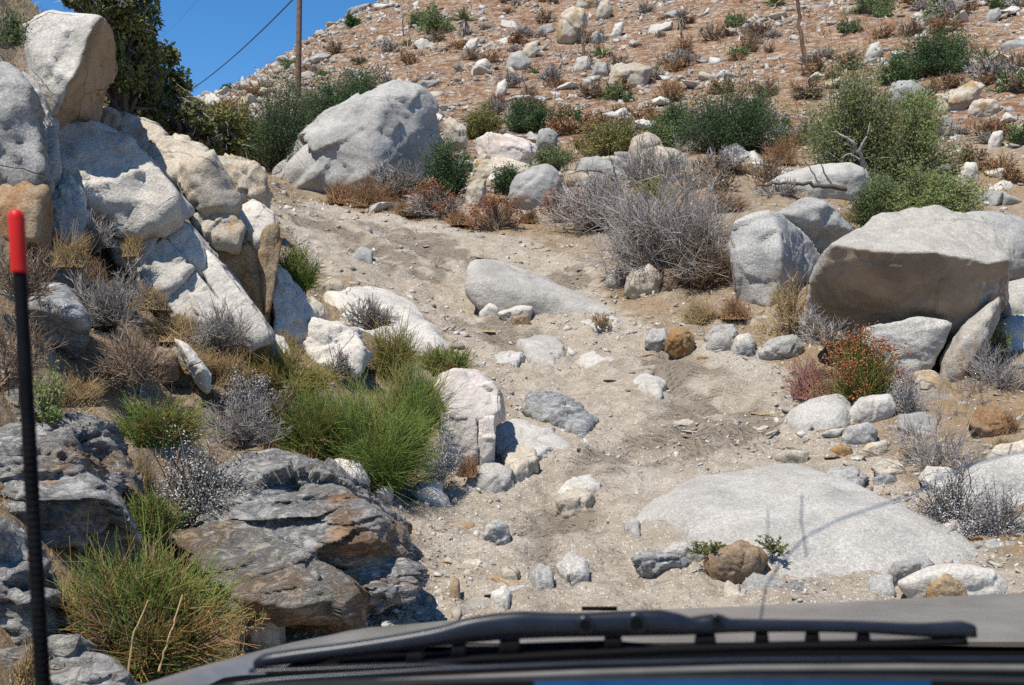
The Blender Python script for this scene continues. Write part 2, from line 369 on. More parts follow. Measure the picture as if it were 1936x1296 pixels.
def tps_in(u, d): return np.stack([u / 420.0, np.log(d) * 2.6], 1)
def tps_kernel(A, B):
    r2 = ((A[:, None, :] - B[None, :, :]) ** 2).sum(2)
    return 0.5 * r2 * np.log(r2 + 1e-9)
_X = tps_in(cp[:, 0], cp[:, 2]); _n = len(_X)
_A = np.zeros((_n + 3, _n + 3))
_A[:_n, :_n] = tps_kernel(_X, _X) + np.eye(_n) * 0.004
_A[:_n, _n] = 1; _A[:_n, _n + 1:] = _X; _A[_n, :_n] = 1; _A[_n + 1:, :_n] = _X.T
_W = np.linalg.solve(_A, np.concatenate([cp[:, 1], np.zeros(3)]))

def base_v(u, d):
    """image row at which the ground of depth d stands in image column u"""
    u = np.atleast_1d(np.asarray(u, float)); d = np.atleast_1d(np.asarray(d, float))
    out = np.empty(len(u))
    for a in range(0, len(u), 40000):
        Q = tps_in(u[a:a + 40000], d[a:a + 40000])
        out[a:a + 40000] = tps_kernel(Q, _X) @ _W[:_n] + _W[_n] + Q @ _W[_n + 1:]
    return out

def base_z(x, y):
    x = np.atleast_1d(np.asarray(x, float)); y = np.atleast_1d(np.asarray(y, float))
    d = np.clip(y, 2.2, 112.0)
    u = np.clip(CU + F * x / d, -320, 2400)
    z = EYE + (CV - base_v(u, d)) / F * d
    return z - np.clip(y - 112, 0, None) * 0.12

_ds = np.exp(np.linspace(math.log(2.6), math.log(112), 420))
_hitc = {}
def hit(u, v):
    """depth at which the line of sight through (u, v) meets the ground"""
    k = int(round(u / 4.0))
    if k not in _hitc: _hitc[k] = base_v(np.full(len(_ds), k * 4.0), _ds)
    vv = _hitc[k]
    i = int(np.argmax(vv <= v)) if (vv <= v).any() else len(_ds) - 1
    if i == 0: return float(_ds[0])
    f = (vv[i - 1] - v) / (vv[i - 1] - vv[i] + 1e-9)
    return float(_ds[i - 1] + f * (_ds[i] - _ds[i - 1]))

# the track, outlined on the ground
TRAIL_PX = [(540, 1235), (700, 1135), (815, 1070), (775, 1010), (740, 960), (760, 930), (860, 915), (945, 870), (965, 800), (955, 740), (900, 690), (850, 640), (760, 560), (650, 520), (590, 500), (545, 440), (500, 405), (440, 396),
            (440, 384), (530, 386), (600, 384), (700, 402), (780, 414), (900, 440), (1000, 450), (1120, 505), (1150, 560), (1240, 625), (1400, 672), (1500, 695), (1550, 745), (1500, 795), (1620, 835), (1700, 900), (1790, 965), (1890, 1045), (1990, 1100), (2050, 1260)]
TRAIL = np.array([P(u, v, hit(u, v))[:2] for u, v in TRAIL_PX] + [(4.2, 3.0), (2.2, -6.0), (-1.6, -6.0), (-1.4, 2.5)])
def poly_sdf(pts, poly):
    """signed distance to a polygon, positive inside"""
    x, y = pts[:, 0], pts[:, 1]
    best = np.full(len(pts), 1e9); inside = np.zeros(len(pts), bool)
    for (ax, ay), (bx, by) in zip(poly, np.roll(poly, -1, 0)):
        ex, ey = bx - ax, by - ay
        tt = np.clip(((x - ax) * ex + (y - ay) * ey) / (ex * ex + ey * ey + 1e-12), 0, 1)
        best = np.minimum(best, np.hypot(x - ax - tt * ex, y - ay - tt * ey))
        c = ((ay > y) != (by > y)) & (x < (bx - ax) * (y - ay) / (by - ay + 1e-12) + ax)
        inside ^= c
    return np.where(inside, best, -best)

# two wheel paths
PATHS_PX = [[(860, 1190), (850, 1060), (800, 960), (900, 880), (1000, 770), (1040, 690), (990, 640), (900, 590), (800, 530), (700, 470), (600, 425), (480, 392)],
            [(1190, 1190), (1130, 1080), (1060, 960), (1200, 870), (1360, 800), (1330, 730), (1230, 670), (1180, 615), (1020, 500), (880, 490), (780, 445), (680, 412), (560, 390)]]
PATHS = []
for L in PATHS_PX:
    q = np.array([P(u, v, hit(u, v))[:2] for u, v in L]); dense = []
    for i in range(len(q) - 1):
        a, b, c, d = q[max(i - 1, 0)], q[i], q[i + 1], q[min(i + 2, len(q) - 1)]
        for tt in np.linspace(0, 1, 10, endpoint=False):
            dense.append(0.5 * (2 * b + (c - a) * tt + (2 * a - 5 * b + 4 * c - d) * tt ** 2 + (3 * b - a - 3 * c + d) * tt ** 3))
    PATHS.append(np.array(dense + [q[-1]]))
def path_coords(pts):
    best = np.full(len(pts), 1e9); s = np.zeros(len(pts)); ac = np.zeros(len(pts))
    for path in PATHS:
        acc = 0.0
        for a, b in zip(path[:-1], path[1:]):
            e = b - a; L = np.hypot(*e)
            r = pts - a
            tt = np.clip((r @ e) / (L * L + 1e-12), 0, 1)
            dd = np.hypot(r[:, 0] - tt * e[0], r[:, 1] - tt * e[1])
            m = dd < best
            best[m] = dd[m]; s[m] = acc + tt[m] * L
            ac[m] = ((r[m, 0] * e[1] - r[m, 1] * e[0]) / (L + 1e-9))
            acc += L
    return best, s, ac

CHURN = [(*P(u, v, hit(u, v))[:2], r) for u, v, r in ((1380, 815, 1.0), (1250, 780, .7), (1470, 790, .6), (860, 500, 1.0), (790, 455, 1.2), (700, 480, 1.0), (930, 625, .9), (1000, 640, .6), (760, 940, .5), (1060, 965, .45), (1290, 690, .7), (1110, 860, .5), (660, 430, 1.2), (1080, 520, .7))]
def surf(x, y, full=False):
    """height of the ground with its own roughness"""
    x = np.atleast_1d(np.asarray(x, float)); y = np.atleast_1d(np.asarray(y, float))
    z = base_z(x, y)
    q = np.stack([x, y], 1); q3 = np.stack([x, y, np.zeros_like(x)], 1)
    near = (y < 27) & (y > -8) & (np.abs(x) < 14)
    sd = np.full(len(x), -3.0); rut = np.zeros(len(x)); s = np.zeros(len(x)); ac = np.zeros(len(x))
    if near.any():
        sd[near] = poly_sdf(q[near], TRAIL)
        b, ss, aa = path_coords(q[near])
        w = np.clip(0.62 - b, 0, 0.62) / 0.62
        rut[near] = np.clip(w * 1.9, 0, 1); s[near] = ss; ac[near] = aa
    trail = np.clip(0.5 + sd / 0.5, 0, 1)
    hill = np.clip((y - 27 - 0.25 * np.clip(2 - x, 0, 30) * 0) / 5.0, 0, 1)
    left = np.clip((-1.2 - x) / 1.5, 0, 1) * (1 - hill)
    far = np.clip((y - 14) / 40, 0, 1)
    rough = 0.03 + 0.05 * (1 - trail) + 0.07 * left * (1 - trail) + 0.16 * far * hill
    fr = 1.6 - 1.15 * far
    lod = 1 - np.clip((y - 14) / 9, 0, 1)
    qf = np.stack([x * fr, y * fr, 0 * x], 1)
    z = z + rough * (fbm(qf, 2) * np.where(y > 26, .7, 1) + 0.25 * lod * fbm(qf * 4.41 + 3, 2))
    m = near & (trail > 0.02)
    if m.any():
        z[m] += trail[m] * (0.065 * fbm(q3[m] * 1.9 + 9, 3) + 0.034 * fbm(q3[m] * 6 + 3, 3) - 0.09 * rut[m] * (0.6 + perlin(q3[m] * 1.1 + 5)))
    if not full: return z
    churn = np.zeros(len(x))
    for cx, cy, cr in CHURN: churn = np.maximum(churn, np.exp(-((x - cx) ** 2 + (y - cy) ** 2) / cr ** 2))
    rut = np.clip(rut * 0.45 + 0.25, 0, 1) * trail * churn * 1.9 + rut * trail * np.clip(1.2 * perlin(q3 * 0.55 + 21) + 0.8 * perlin(q3 * 2.3 + 2), 0, 1) * .7
    rut = np.clip(rut * (0.75 + 0.9 * perlin(q3 * 3.1 + 7)), 0, 1)
    return z, dict(trail=trail, hill=hill, rut=rut, along=s, across=ac)

ths = np.concatenate([np.radians(np.linspace(-180, -42, 14)), np.radians(np.linspace(-41, -27.2, 16)), np.radians(np.linspace(-27, 27, 450)), np.radians(np.linspace(27.2, 41, 16)), np.radians(np.linspace(42, 180, 14))])
rad = np.concatenate([np.geomspace(0.5, 5.2, 24)[:-1], np.geomspace(5.2, 26, 320)[:-1], np.geomspace(26, 115, 120)[:-1], np.geomspace(115, 900, 18)])
T_, R_ = np.meshgrid(ths, rad)
gx, gy = (R_ * np.sin(T_)).ravel(), (R_ * np.cos(T_)).ravel()
gz, gat = surf(gx, gy, True)
# dry grass litter lies in drifts off the track
q3 = np.stack([gx, gy, 0 * gx], 1)
gu = CU + F * gx / np.clip(gy, 1, None)
lit = (1 - gat['trail']) * (1 - gat['hill']) * np.clip(0.35 + 1.1 * perlin(q3 * 0.5 + 40) + 0.7 * perlin(q3 * 1.7 + 4), 0, 1)
gat['litter'] = lit
nc, nr = len(ths), len(rad)
I = np.arange(nc * nr).reshape(nr, nc)
quads = np.stack([I[:-1, :-1], I[:-1, 1:], I[1:, 1:], I[1:, :-1]], -1).reshape(-1, 4)[:, ::-1]
on = gat['trail'][quads].mean(1) > 0.5
GV = np.stack([gx, gy, gz], 1)
for nm, sel in (('ground', ~on), ('trail', on)):
    qd = quads[sel]; used, inv = np.unique(qd, return_inverse=True)
    me = make_mesh(nm, GV[used], inv.reshape(-1, 4), M['ground'], True, {k: v[used] for k, v in gat.items()})
    tag(link(nm, me), None, None, None, 'structure')

# ------------------------------------------------------------------ rocks
_ico = {}
def ico(l):
    if l not in _ico:
        bm = bmesh.new(); bmesh.ops.create_icosphere(bm, subdivisions=l, radius=1.0)
        bm.verts.ensure_lookup_table()
        _ico[l] = (np.array([v.co for v in bm.verts]), np.array([[v.index for v in f.verts] for f in bm.faces]))
        bm.free()
    return _ico[l]

def hull_planes(pts):
    bm = bmesh.new()
    for p in pts: bm.verts.new(Vector(p))
    r = bmesh.ops.convex_hull(bm, input=bm.verts[:], use_existing_faces=False)
    c = np.mean([v.co for v in {v for f in bm.faces for v in f.verts}], 0)
    N, H, A = [], [], []
    for f in bm.faces:
        f.normal_update(); n = np.array(f.normal); v = np.array(f.verts[0].co)
        h = n @ (v - c)
        if h < 0: n, h = -n, -h
        a = f.calc_area()
        for i in range(len(N)):
            if N[i] @ n > 0.97:
                H[i] = (H[i] * A[i] + h * a) / (A[i] + a); N[i] = N[i] * A[i] + n * a; N[i] /= np.linalg.norm(N[i]); A[i] += a
                break
        else:
            N.append(n); H.append(h); A.append(a)
    bm.free()
    return np.array(N), np.maximum(np.array(H), 1e-3), c

def facets(X, D, size, seed, n, amt):
    """broken planes: every cell of the surface gets its own offset and tilt"""
    rng = np.random.RandomState(seed + 77)
    Y = X + 0.10 * size * np.stack([perlin(X * 3.0 / size + seed + 7 * k) for k in range(3)], 1)
    S = Y[rng.choice(len(Y), min(n, len(Y)), replace=False)]
    best = np.full(len(Y), 1e18); c = np.zeros(len(Y), int)
    for i, s in enumerate(S):
        dd = ((Y - s) ** 2).sum(1); m = dd < best; best[m] = dd[m]; c[m] = i
    off = rng.normal(size=len(S)); tilt = rng.normal(size=(len(S), 3)) * 0.55
    return amt * size * (off[c] * 0.22 + ((Y - S[c]) * tilt[c]).sum(1) / size * math.sqrt(n))

def rock_verts(pts, lvl=5, p=14, amp=0.05, seed=0, style='granite', chips=9, fac=1.0):
    pts = np.asarray(pts, float)
    N, H, c = hull_planes(pts)
    rng = np.random.RandomState(seed)
    ext = pts.max(0) - pts.min(0); size = float(np.prod(ext) ** (1 / 3))
    # a few chipped corners and edges
    for _ in range(chips):
        n = rng.normal(size=3); n /= np.linalg.norm(n)
        sup = ((pts - c) @ n).max()
        N = np.vstack([N, n]); H = np.append(H, sup * rng.uniform(0.86, 0.97))
    V, Fc = ico(lvl)
    D = V * ext; D /= np.linalg.norm(D, axis=1)[:, None]
    wob = np.stack([perlin(D * 2.2 + seed * 3.7 + k * 9) for k in range(3)], 1) * 0.03
    D2 = D + wob
    sharp = p >= 14
    if sharp: p = p * 3
    q = np.clip(D2 @ N.T, 0, None) / H
    mx = q.max(1)
    r = 1.0 / (mx * ((q / mx[:, None]) ** p).sum(1) ** (1.0 / p))
    X = D * r[:, None]
    k = 1.0 / size
    sd = seed * 11.13
    if style == 'schist':
        R = Matrix.Rotation(0.6, 3, 'X') @ Matrix.Rotation(0.45, 3, 'Y')
        L = (X @ np.array(R).T) * np.array([1, 1, 3.2])
        f1 = fbm(L * 1.3 * k + sd, 3, ridged=True) * 0.3
        f2 = fbm(L * 4.5 * k + sd, 4, gain=0.6, ridged=True) * 0.22
        disp = amp * size * (f1 + f2 + 0.4 * fbm(X * 9 * k + sd, 3))
        disp += facets(L, D, size, seed, 40, .042 * amp / .05) + facets(X, D, size, seed + 3, 160, .018 * amp / .05)
        st = np.floor(L[:, 2] * 3.0 * k + 1.5 * perlin(X * 1.5 * k + sd)) * 0.61
        disp += amp * size * 0.25 * (np.sin(st * 37.7) * 0.5)
    else:
        disp = facets(X, D, size, seed, 16, .030 * fac if sharp else .010) + facets(X, D, size, seed + 5, 70, .013 * fac if sharp else .005)
        disp += amp * size * ((0.4 if sharp else 0.8) * fbm(X * 1.5 * k + sd, 3) + 0.28 * fbm(X * 6 * k + sd, 4, gain=0.55) + 0.10 * fbm(X * 22 * k + sd, 2))
        rd = fbm(X * 1.1 * k + sd + 50, 2, ridged=True)
        disp -= amp * size * 1.1 * np.clip(rd - 1.15, 0, 1) * 2.0
    X = X + D * disp[:, None]
    mid = (pts.max(0) + pts.min(0)) / 2; xm = (X.max(0) + X.min(0)) / 2 + c
    X = (X + c - xm) * (ext / (X.max(0) - X.min(0))) + mid
    return X, Fc

def rock(name, label, mat, pts, d=None, T=None, p=14, lvl=5, amp=0.045, seed=None, style='granite', mode='stand', h=0.15, front=None, off=0.0, bulge=0.3, chips=9, cat='rock', group=None, sink=0.12, face=None, tilt=None, fac=1.0):
    """a boulder from its outline, given as the photograph's pixels with depth offsets in metres"""
    px = [(q[0], q[1], q[2] if len(q) > 2 else 0.0) for q in pts]
    if seed is None: seed = abs(int(px[0][0] * 7 + px[0][1] * 13)) % 997
    if mode == 'lie':
        G = []
        for u, v, dd in px:
            g = P(u, v, hit(u, v) + dd); G.append(g)
        G = np.array(G); c = G.mean(0)
        h *= 0.72
        W3 = [G, G * [1, 1, 1] - [0, 0, 0.35 + h]]
        for f, hh in (((0.9, 0.75), (0.72, 1.0), (0.3, 0.9)) if p >= 14 else ((0.82, 0.62), (0.5, 0.95), (0.2, 1.0))):
            W3.append(c + (G - c) * f + [0, 0, h * hh])
        W3 = np.vstack(W3)
    else:
        vb = max(q[1] for q in px); ub = np.mean([q[0] for q in px if q[1] > vb - 12])
        if d is None: d = hit(ub, vb) + off
        us = [q[0] for q in px]; vs = [q[1] for q in px]
        w, hh = (max(us) - min(us)) / F * d, (max(vs) - min(vs)) / F * d
        if T is None: T = 0.8 * math.sqrt(w * hh)
        cu, cv = np.mean(us), np.mean(vs)
        bs = 0.8
        if tilt:
            bs = 0.94; px = [(u, v, dd + (tilt[0] * (u - cu) + tilt[1] * (v - cv)) / F * d) for u, v, dd in px]
        W3 = [P(u, v, d + dd) for u, v, dd in px]
        W3 += [P(cu + (u - cu) * bs, cv + (v - cv) * bs, d + dd * 0.5 + T) for u, v, dd in px]
        if tilt:
            W3 += [P(cu + (u - cu) * .93, cv + (v - cv) * .93, d + dd * .93 - .14 * T) for u, v, dd in px]
        elif front:
            W3 += [P(u, v, d + dd) for u, v, dd in front]
        else:
            W3 += [P(cu + (u - cu) * 0.6, cv + (v - cv) * 0.6 + 0.12 * (vb - cv), d - bulge * T) for u, v, dd in px]
        low = [q for q in px if q[1] > vb - 0.3 * (vb - min(vs))]
        W3 += [P(u, v, d + dd) - [0, 0, sink] for u, v, dd in low]
        W3 = np.array(W3)
    span = max(max(q[0] for q in px) - min(q[0] for q in px), max(q[1] for q in px) - min(q[1] for q in px))
    lvl = min(lvl, 7 if span > 300 else 6 if span > 120 else 5 if span > 55 else 4)
    X, Fc = rock_verts(W3, lvl, p, amp, seed, style, chips, fac)
    o0 = np.array([X[:, 0].mean(), X[:, 1].mean(), X[:, 2].min()])
    me = make_mesh(name, X - o0, Fc, M[mat], True)
    if face is not None:  # mask of faces turned this way, coloured with stain and painted shade
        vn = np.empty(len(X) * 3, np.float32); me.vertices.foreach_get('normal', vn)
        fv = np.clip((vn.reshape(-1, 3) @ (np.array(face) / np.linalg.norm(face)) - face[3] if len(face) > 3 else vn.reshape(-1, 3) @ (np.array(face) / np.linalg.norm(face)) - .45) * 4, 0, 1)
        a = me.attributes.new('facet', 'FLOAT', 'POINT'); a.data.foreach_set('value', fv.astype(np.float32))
    o = link(name, me, None, o0)
    return tag(o, label, cat, group)

# ------------------------------------------------------------------ plants
def tubes(poly, r0, r1, sides=3):
    """poly N x K x 3 -> verts, faces (quads) of tapering tubes"""
    N, K, _ = poly.shape
    tan = np.gradient(poly, axis=1); tan /= np.linalg.norm(tan, axis=2)[..., None] + 1e-9
    ref = np.where(np.abs(tan[..., 2:3]) > 0.9, np.array([1.0, 0, 0]), np.array([0, 0, 1.0]))
    a = np.cross(tan, ref); a /= np.linalg.norm(a, axis=2)[..., None] + 1e-9
    b = np.cross(tan, a)
    rr = (np.asarray(r0).reshape(-1, 1) * (1 - np.linspace(0, 1, K)) + np.asarray(r1).reshape(-1, 1) * np.linspace(0, 1, K))[..., None]
    V = np.stack([poly + rr * (a * math.cos(2 * math.pi * k / sides) + b * math.sin(2 * math.pi * k / sides)) for k in range(sides)], 2)
    I = np.arange(N * K * sides).reshape(N, K, sides)
    q = []
    for k in range(sides):
        k2 = (k + 1) % sides
        q.append(np.stack([I[:, :-1, k], I[:, :-1, k2], I[:, 1:, k2], I[:, 1:, k]], -1).reshape(-1, 4))
    return V.reshape(-1, 3), np.vstack(q), K * sides

def blades3(pos, dirs, length, width, rng):
    """grass blades as slim triangles"""
    N = len(pos); dirs = dirs / (np.linalg.norm(dirs, axis=1)[:, None] + 1e-9)
    side = np.cross(dirs, rng.normal(size=(N, 3))); side /= np.linalg.norm(side, axis=1)[:, None] + 1e-9
    L = (length * rng.uniform(0.6, 1.25, N))[:, None]; Wd = (width * rng.uniform(0.6, 1.25, N))[:, None]
    V = np.stack([pos - side * Wd * .4, pos + side * Wd * .4, pos + dirs * L], 1).reshape(-1, 3)
    return V, np.arange(3 * N).reshape(N, 3)

def leaves(pos, dirs, length, width, rng):
    """diamond-shaped leaves folded a little on the midrib"""
    N = len(pos)
    dirs = dirs / (np.linalg.norm(dirs, axis=1)[:, None] + 1e-9)
    side = np.cross(dirs, rng.normal(size=(N, 3))); side /= np.linalg.norm(side, axis=1)[:, None] + 1e-9
    nrm = np.cross(dirs, side)
    L = (length * rng.uniform(0.6, 1.25, N))[:, None]; Wd = (width * rng.uniform(0.6, 1.25, N))[:, None]
    a = pos; m = pos + dirs * L * 0.5 + nrm * Wd * 0.25
    V = np.stack([a, m + side * Wd * 0.5, pos + dirs * L, m - side * Wd * 0.5], 1).reshape(-1, 3)
    return V, np.arange(4 * N).reshape(N, 4)

def blobs(pos, r, rng):
    """little flower heads: squashed octahedra"""
    N = len(pos)
    O = np.array([(1, 0, 0), (0, 1, 0), (-1, 0, 0), (0, -1, 0), (0, 0, .7), (0, 0, -.7)])
    s = (r * rng.uniform(0.6, 1.4, N))[:, None, None]
    V = (pos[:, None, :] + O[None] * s * rng.uniform(0.7, 1.3, (N, 6, 1))).reshape(-1, 3)
    f = np.array([(0, 1, 4), (1, 2, 4), (2, 3, 4), (3, 0, 4), (1, 0, 5), (2, 1, 5), (3, 2, 5), (0, 3, 5)])
    return V, (np.arange(N)[:, None, None] * 6 + f[None]).reshape(-1, 3)

def bush_geo(w, h, kind, seed, n=None, dens=1.0, pxm=0.01, flat=0.9, lean=0.0, lsc=1.0):
    """geometry of one plant standing at the origin: {part: (verts, faces, tint)}; pxm = metres per render pixel there"""
    rng = np.random.RandomState(seed)
    out = {}
    def tips(k, clumps, shell=0.55, up=0.15, spread=0.32):
        """points in an uneven dome of width w and height h"""
        a = rng.uniform(0, 2 * math.pi, clumps); e = np.arcsin(rng.uniform(up, 1, clumps)); rr = rng.uniform(shell, 1.0, clumps) * rng.uniform(0.8, 1.08, clumps)
        C = np.stack([np.cos(a) * np.cos(e) * w / 2 * rr, np.sin(a) * np.cos(e) * w / 2 * flat * rr, np.sin(e) * h * rr], 1)
        C *= {'twig': (.88, .88, .74), 'broom': (.95, .95, .80), 'buckwheat': (.9, .9, .85), 'leafy': (.95, .95, .92), 'sage': (.9, .9, .9)}.get(kind, (.9, .9, .9))
        i = rng.randint(0, clumps, k)
        t = C[i] + rng.normal(size=(k, 3)) * np.array([w / 2, w / 2 * flat, h]) * spread * 0.42
        t[:, 2] = np.abs(t[:, 2]) * 0.98 + 0.02 * h
        t[:, 0] += lean * t[:, 2]
        return t, i
    def stemset(t, base_r, bow=0.18, K=4, start=None, gr=0.12):
        k = len(t)
        if start is None:
            a = rng.uniform(0, 2 * math.pi, k); q = np.sqrt(rng.uniform(0, 1, k)) * w * gr
            start = np.stack([np.cos(a) * q, np.sin(a) * q, np.full(k, -0.03)], 1)
        ctrl = start * 0.45 + t * 0.55 + rng.normal(size=(k, 3)) * np.linalg.norm(t - start, axis=1)[:, None] * bow * 0.5
        ctrl[:, 2] += 0.12 * h * rng.uniform(0, 1, k)
        s = np.linspace(0, 1, K)[None, :, None]
        return start[:, None] * (1 - s) ** 2 + 2 * ctrl[:, None] * s * (1 - s) + t[:, None] * s ** 2
    def add(part, V, Fc, tint): out.setdefault(part, []).append((V, Fc, tint))
    fat = max(1.0, pxm / 0.008)
    if kind == 'broom':          # upright green switches with finer switches on them
        k = int((n or 420) * dens); t, i = tips(k, 26, 0.75, 0.25, 0.30)
        pol = stemset(t, 0, 0.12, 4, gr=0.22)
        V, Fc, per = tubes(pol[:, [0, 2, 3]], np.full(k, 0.0030 * fat), np.full(k, 0.0016 * fat))
        ct = np.where(rng.uniform(0, 1, 26) < .68, rng.uniform(0, .42, 26), rng.uniform(.5, .9, 26)); tn = np.clip(ct[i] + rng.normal(size=k) * 0.16, 0, 1)
        add('stems', V, Fc, np.repeat(tn, per))
        j = rng.randint(0, k, k * 4); sp = rng.uniform(0.35, 0.95, k * 4)
        idx = sp * 3; i0 = np.minimum(idx.astype(int), 2); f = (idx - i0)[:, None]
        st = pol[j, i0] * (1 - f) + pol[j, i0 + 1] * f
        dr = pol[j, 3] - pol[j, 1]; L = np.linalg.norm(dr, axis=1)[:, None]
        en = st + (dr / (L + 1e-9) + rng.normal(size=(k * 4, 3)) * 0.55) * h * rng.uniform(0.08, 0.22, (k * 4, 1))
        pol2 = np.stack([st, en], 1)
        V, Fc, per = tubes(pol2, np.full(k * 4, 0.0022 * fat), np.full(k * 4, 0.0010 * fat))
        add('foliage', V, Fc, np.repeat(np.clip(tn[j] + rng.normal(size=k * 4) * 0.12, 0, 1), per))
    elif kind == 'twig':         # dry shrub: a dome of branching twigs
        k = int((n or 70) * dens); t, i = tips(k, 30, 0.8, 0.05, 0.25)
        pol = stemset(t, 0, 0.3, 5, gr=0.07)
        V, Fc, per = tubes(pol, np.full(k, 0.008 * fat), np.full(k, 0.002 * fat))
        add('stems', V, Fc, np.repeat(rng.uniform(0, 1, k), per))
        for lev, (mul, ln, r) in enumerate(((6, 0.34, 0.0032), (4, 0.2, 0.0022))):
            src = pol; k0 = len(src); k1 = k0 * mul; j = rng.randint(0, k0, k1)
            K0 = src.shape[1]; sp = rng.uniform(0.25, 1.0, k1) * (K0 - 1); i0 = np.minimum(sp.astype(int), K0 - 2); f = (sp - i0)[:, None]
            st = src[j, i0] * (1 - f) + src[j, i0 + 1] * f
            dr = src[j, -1] - src[j, 0]; dr /= np.linalg.norm(dr, axis=1)[:, None] + 1e-9
            g = dr + rng.normal(size=(k1, 3)) * 0.62; g[:, 2] += 0.22
            en = st + g / (np.linalg.norm(g, axis=1)[:, None] + 1e-9) * h * ln * rng.uniform(0.5, 1.2, (k1, 1))
            en[:, 2] = np.maximum(en[:, 2], 0.01)
            pol = np.stack([st, (st + en) / 2 + rng.normal(size=st.shape) * h * 0.02, en], 1) if lev == 0 else np.stack([st, en], 1)
            V, Fc, per = tubes(pol, np.full(k1, r * fat), np.full(k1, r * 0.45 * fat))
            add('twigs', V, Fc, np.repeat(rng.uniform(0, 1, k1), per))
        out['_tips'] = pol[:, -1]
    elif kind in ('leafy', 'sage'):  # woody stems carrying many small leaves in clumps
        cl = 34 if kind == 'leafy' else 26
        k = int((n or 260) * dens)
        if lsc > 1: cl = 22
        t, i = tips(k, cl, 0.6, 0.02, 0.30 if lsc == 1 else 0.26)
        pol = stemset(t, 0, 0.3, 4, gr=0.08)
        V, Fc, per = tubes(pol[:, [0, 2, 3]], np.full(k, 0.005 * min(fat, 1.6)), np.full(k, 0.0014 * min(fat, 1.6)))
        add('stems', V, Fc, np.repeat(rng.uniform(0, 1, k), per))
        m = k * (26 if kind == 'leafy' else 22)
        j = rng.randint(0, k, m); sp = 3 - 1.9 * rng.uniform(0, 1, m) ** 1.3; i0 = np.minimum(sp.astype(int), 2); f = (sp - i0)[:, None]
        lp = pol[j, i0] * (1 - f) + pol[j, i0 + 1] * f + rng.normal(size=(m, 3)) * min(w, h) * 0.045
        dr = (pol[j, 3] - pol[j, 2]); dr /= np.linalg.norm(dr, axis=1)[:, None] + 1e-9
        dr = dr * 0.7 + rng.normal(size=(m, 3)) * 0.8
        ll, lw = (max(0.028, pxm * 2.3) * lsc, max(0.011, pxm * 1.15) * lsc) if kind == 'leafy' else (max(0.017, pxm * 1.6), max(0.008, pxm * 0.8))
        V, Fc = leaves(lp, dr, ll, lw, rng)
        ct = rng.uniform(0.15, 0.85, cl)
        add('foliage', V, Fc, np.repeat(np.clip(ct[i[j]] + rng.normal(size=m) * 0.2, 0, 1), 4))
    elif kind == 'buckwheat':    # wiry stems ending in flat rusty flower heads
        k = int((n or 330) * dens); t, i = tips(k, 40, 0.8, 0.12, 0.22)
        pol = stemset(t, 0, 0.15, 4, gr=0.12)
        V, Fc, per = tubes(pol, np.full(k, 0.0034 * fat), np.full(k, 0.0014 * fat))
        add('stems', V, Fc, np.repeat(rng.uniform(0, 1, k), per))
        m = k * 3; j = rng.randint(0, k, m)
        hp = pol[j, 3] + rng.normal(size=(m, 3)) * h * 0.045
        V, Fc = blobs(hp, max(0.011, pxm * 0.85), rng)
        add('flower_heads', V, Fc, np.repeat(rng.uniform(0, 1, m), 6))
    elif kind == 'grass':        # a tuft of arching dry blades
        k = int((n or 500) * dens); t, i = tips(k, 30, 0.6, 0.1, 0.3)
        pol = stemset(t, 0, 0.25, 3, gr=0.32)
        V, Fc, per = tubes(pol, np.full(k, 0.0024 * fat), np.full(k, 0.0010 * fat))
        ct = rng.uniform(0, 1, 30)
        add('blades', V, Fc, np.repeat(np.clip(ct[i] * 0.6 + rng.uniform(0, 0.4, k), 0, 1), per))
    res = {}
    for part, L in out.items():
        if part == '_tips': continue
        Vs, Fs, Ts, o = [], [], [], 0
        for V, Fc, tn in L:
            Vs.append(V); Fs.append(Fc + o); Ts.append(tn); o += len(V)
        res[part] = (np.vstack(Vs), np.vstack(Fs), np.concatenate(Ts))
    return res

def plant_at(name, label, cat, kind, u, v, wpx, hpx, mats, seed=None, d=None, dens=1.0, n=None, group=None, extra=None, flat=0.9, lean=0.0, lift=0.0, off=0.0, lsc=1.0):
    """one plant, an Empty at its foot with its parts"""
    if seed is None: seed = int(u * 3 + v * 5) % 9973
    if d is None: d = hit(u, v) + off
    base = P(u, v, d); base[2] += lift
    w, h = wpx / F * d, hpx / F * d
    geo = bush_geo(w, h, kind, seed, n, dens, d / 1164.0, flat, lean, lsc)
    e = bpy.data.objects.new(name, None); e.empty_display_size = 0.1
    col.objects.link(e); e.location = Vector(tuple(map(float, base)))
    tag(e, label, cat, group)
    for part, (V, Fc, tn) in geo.items():
        po = link(part, make_mesh(name + '_' + part, V, Fc, M[mats[part]] if isinstance(mats, dict) else M[mats], False, {'tint': tn}), e)
        if part != 'stems': po['kind'] = 'stuff'
    if extra:
        for part, kd, mt, sc_, sd in extra:
            g2 = bush_geo(w * sc_[0], h * sc_[1], kd, seed + sd, int(sc_[2]), 1.0, d / 1164.0, flat, lean)
            for p2, (V, Fc, tn) in g2.items():
                if p2 == part or kd in ('grass', 'broom'):
                    link(part, make_mesh(name + '_' + part, V, Fc, M[mt], False, {'tint': tn}), e)['kind'] = 'stuff'
    return e
# ------------------------------------------------------------------ boulders, one by one
R = rock
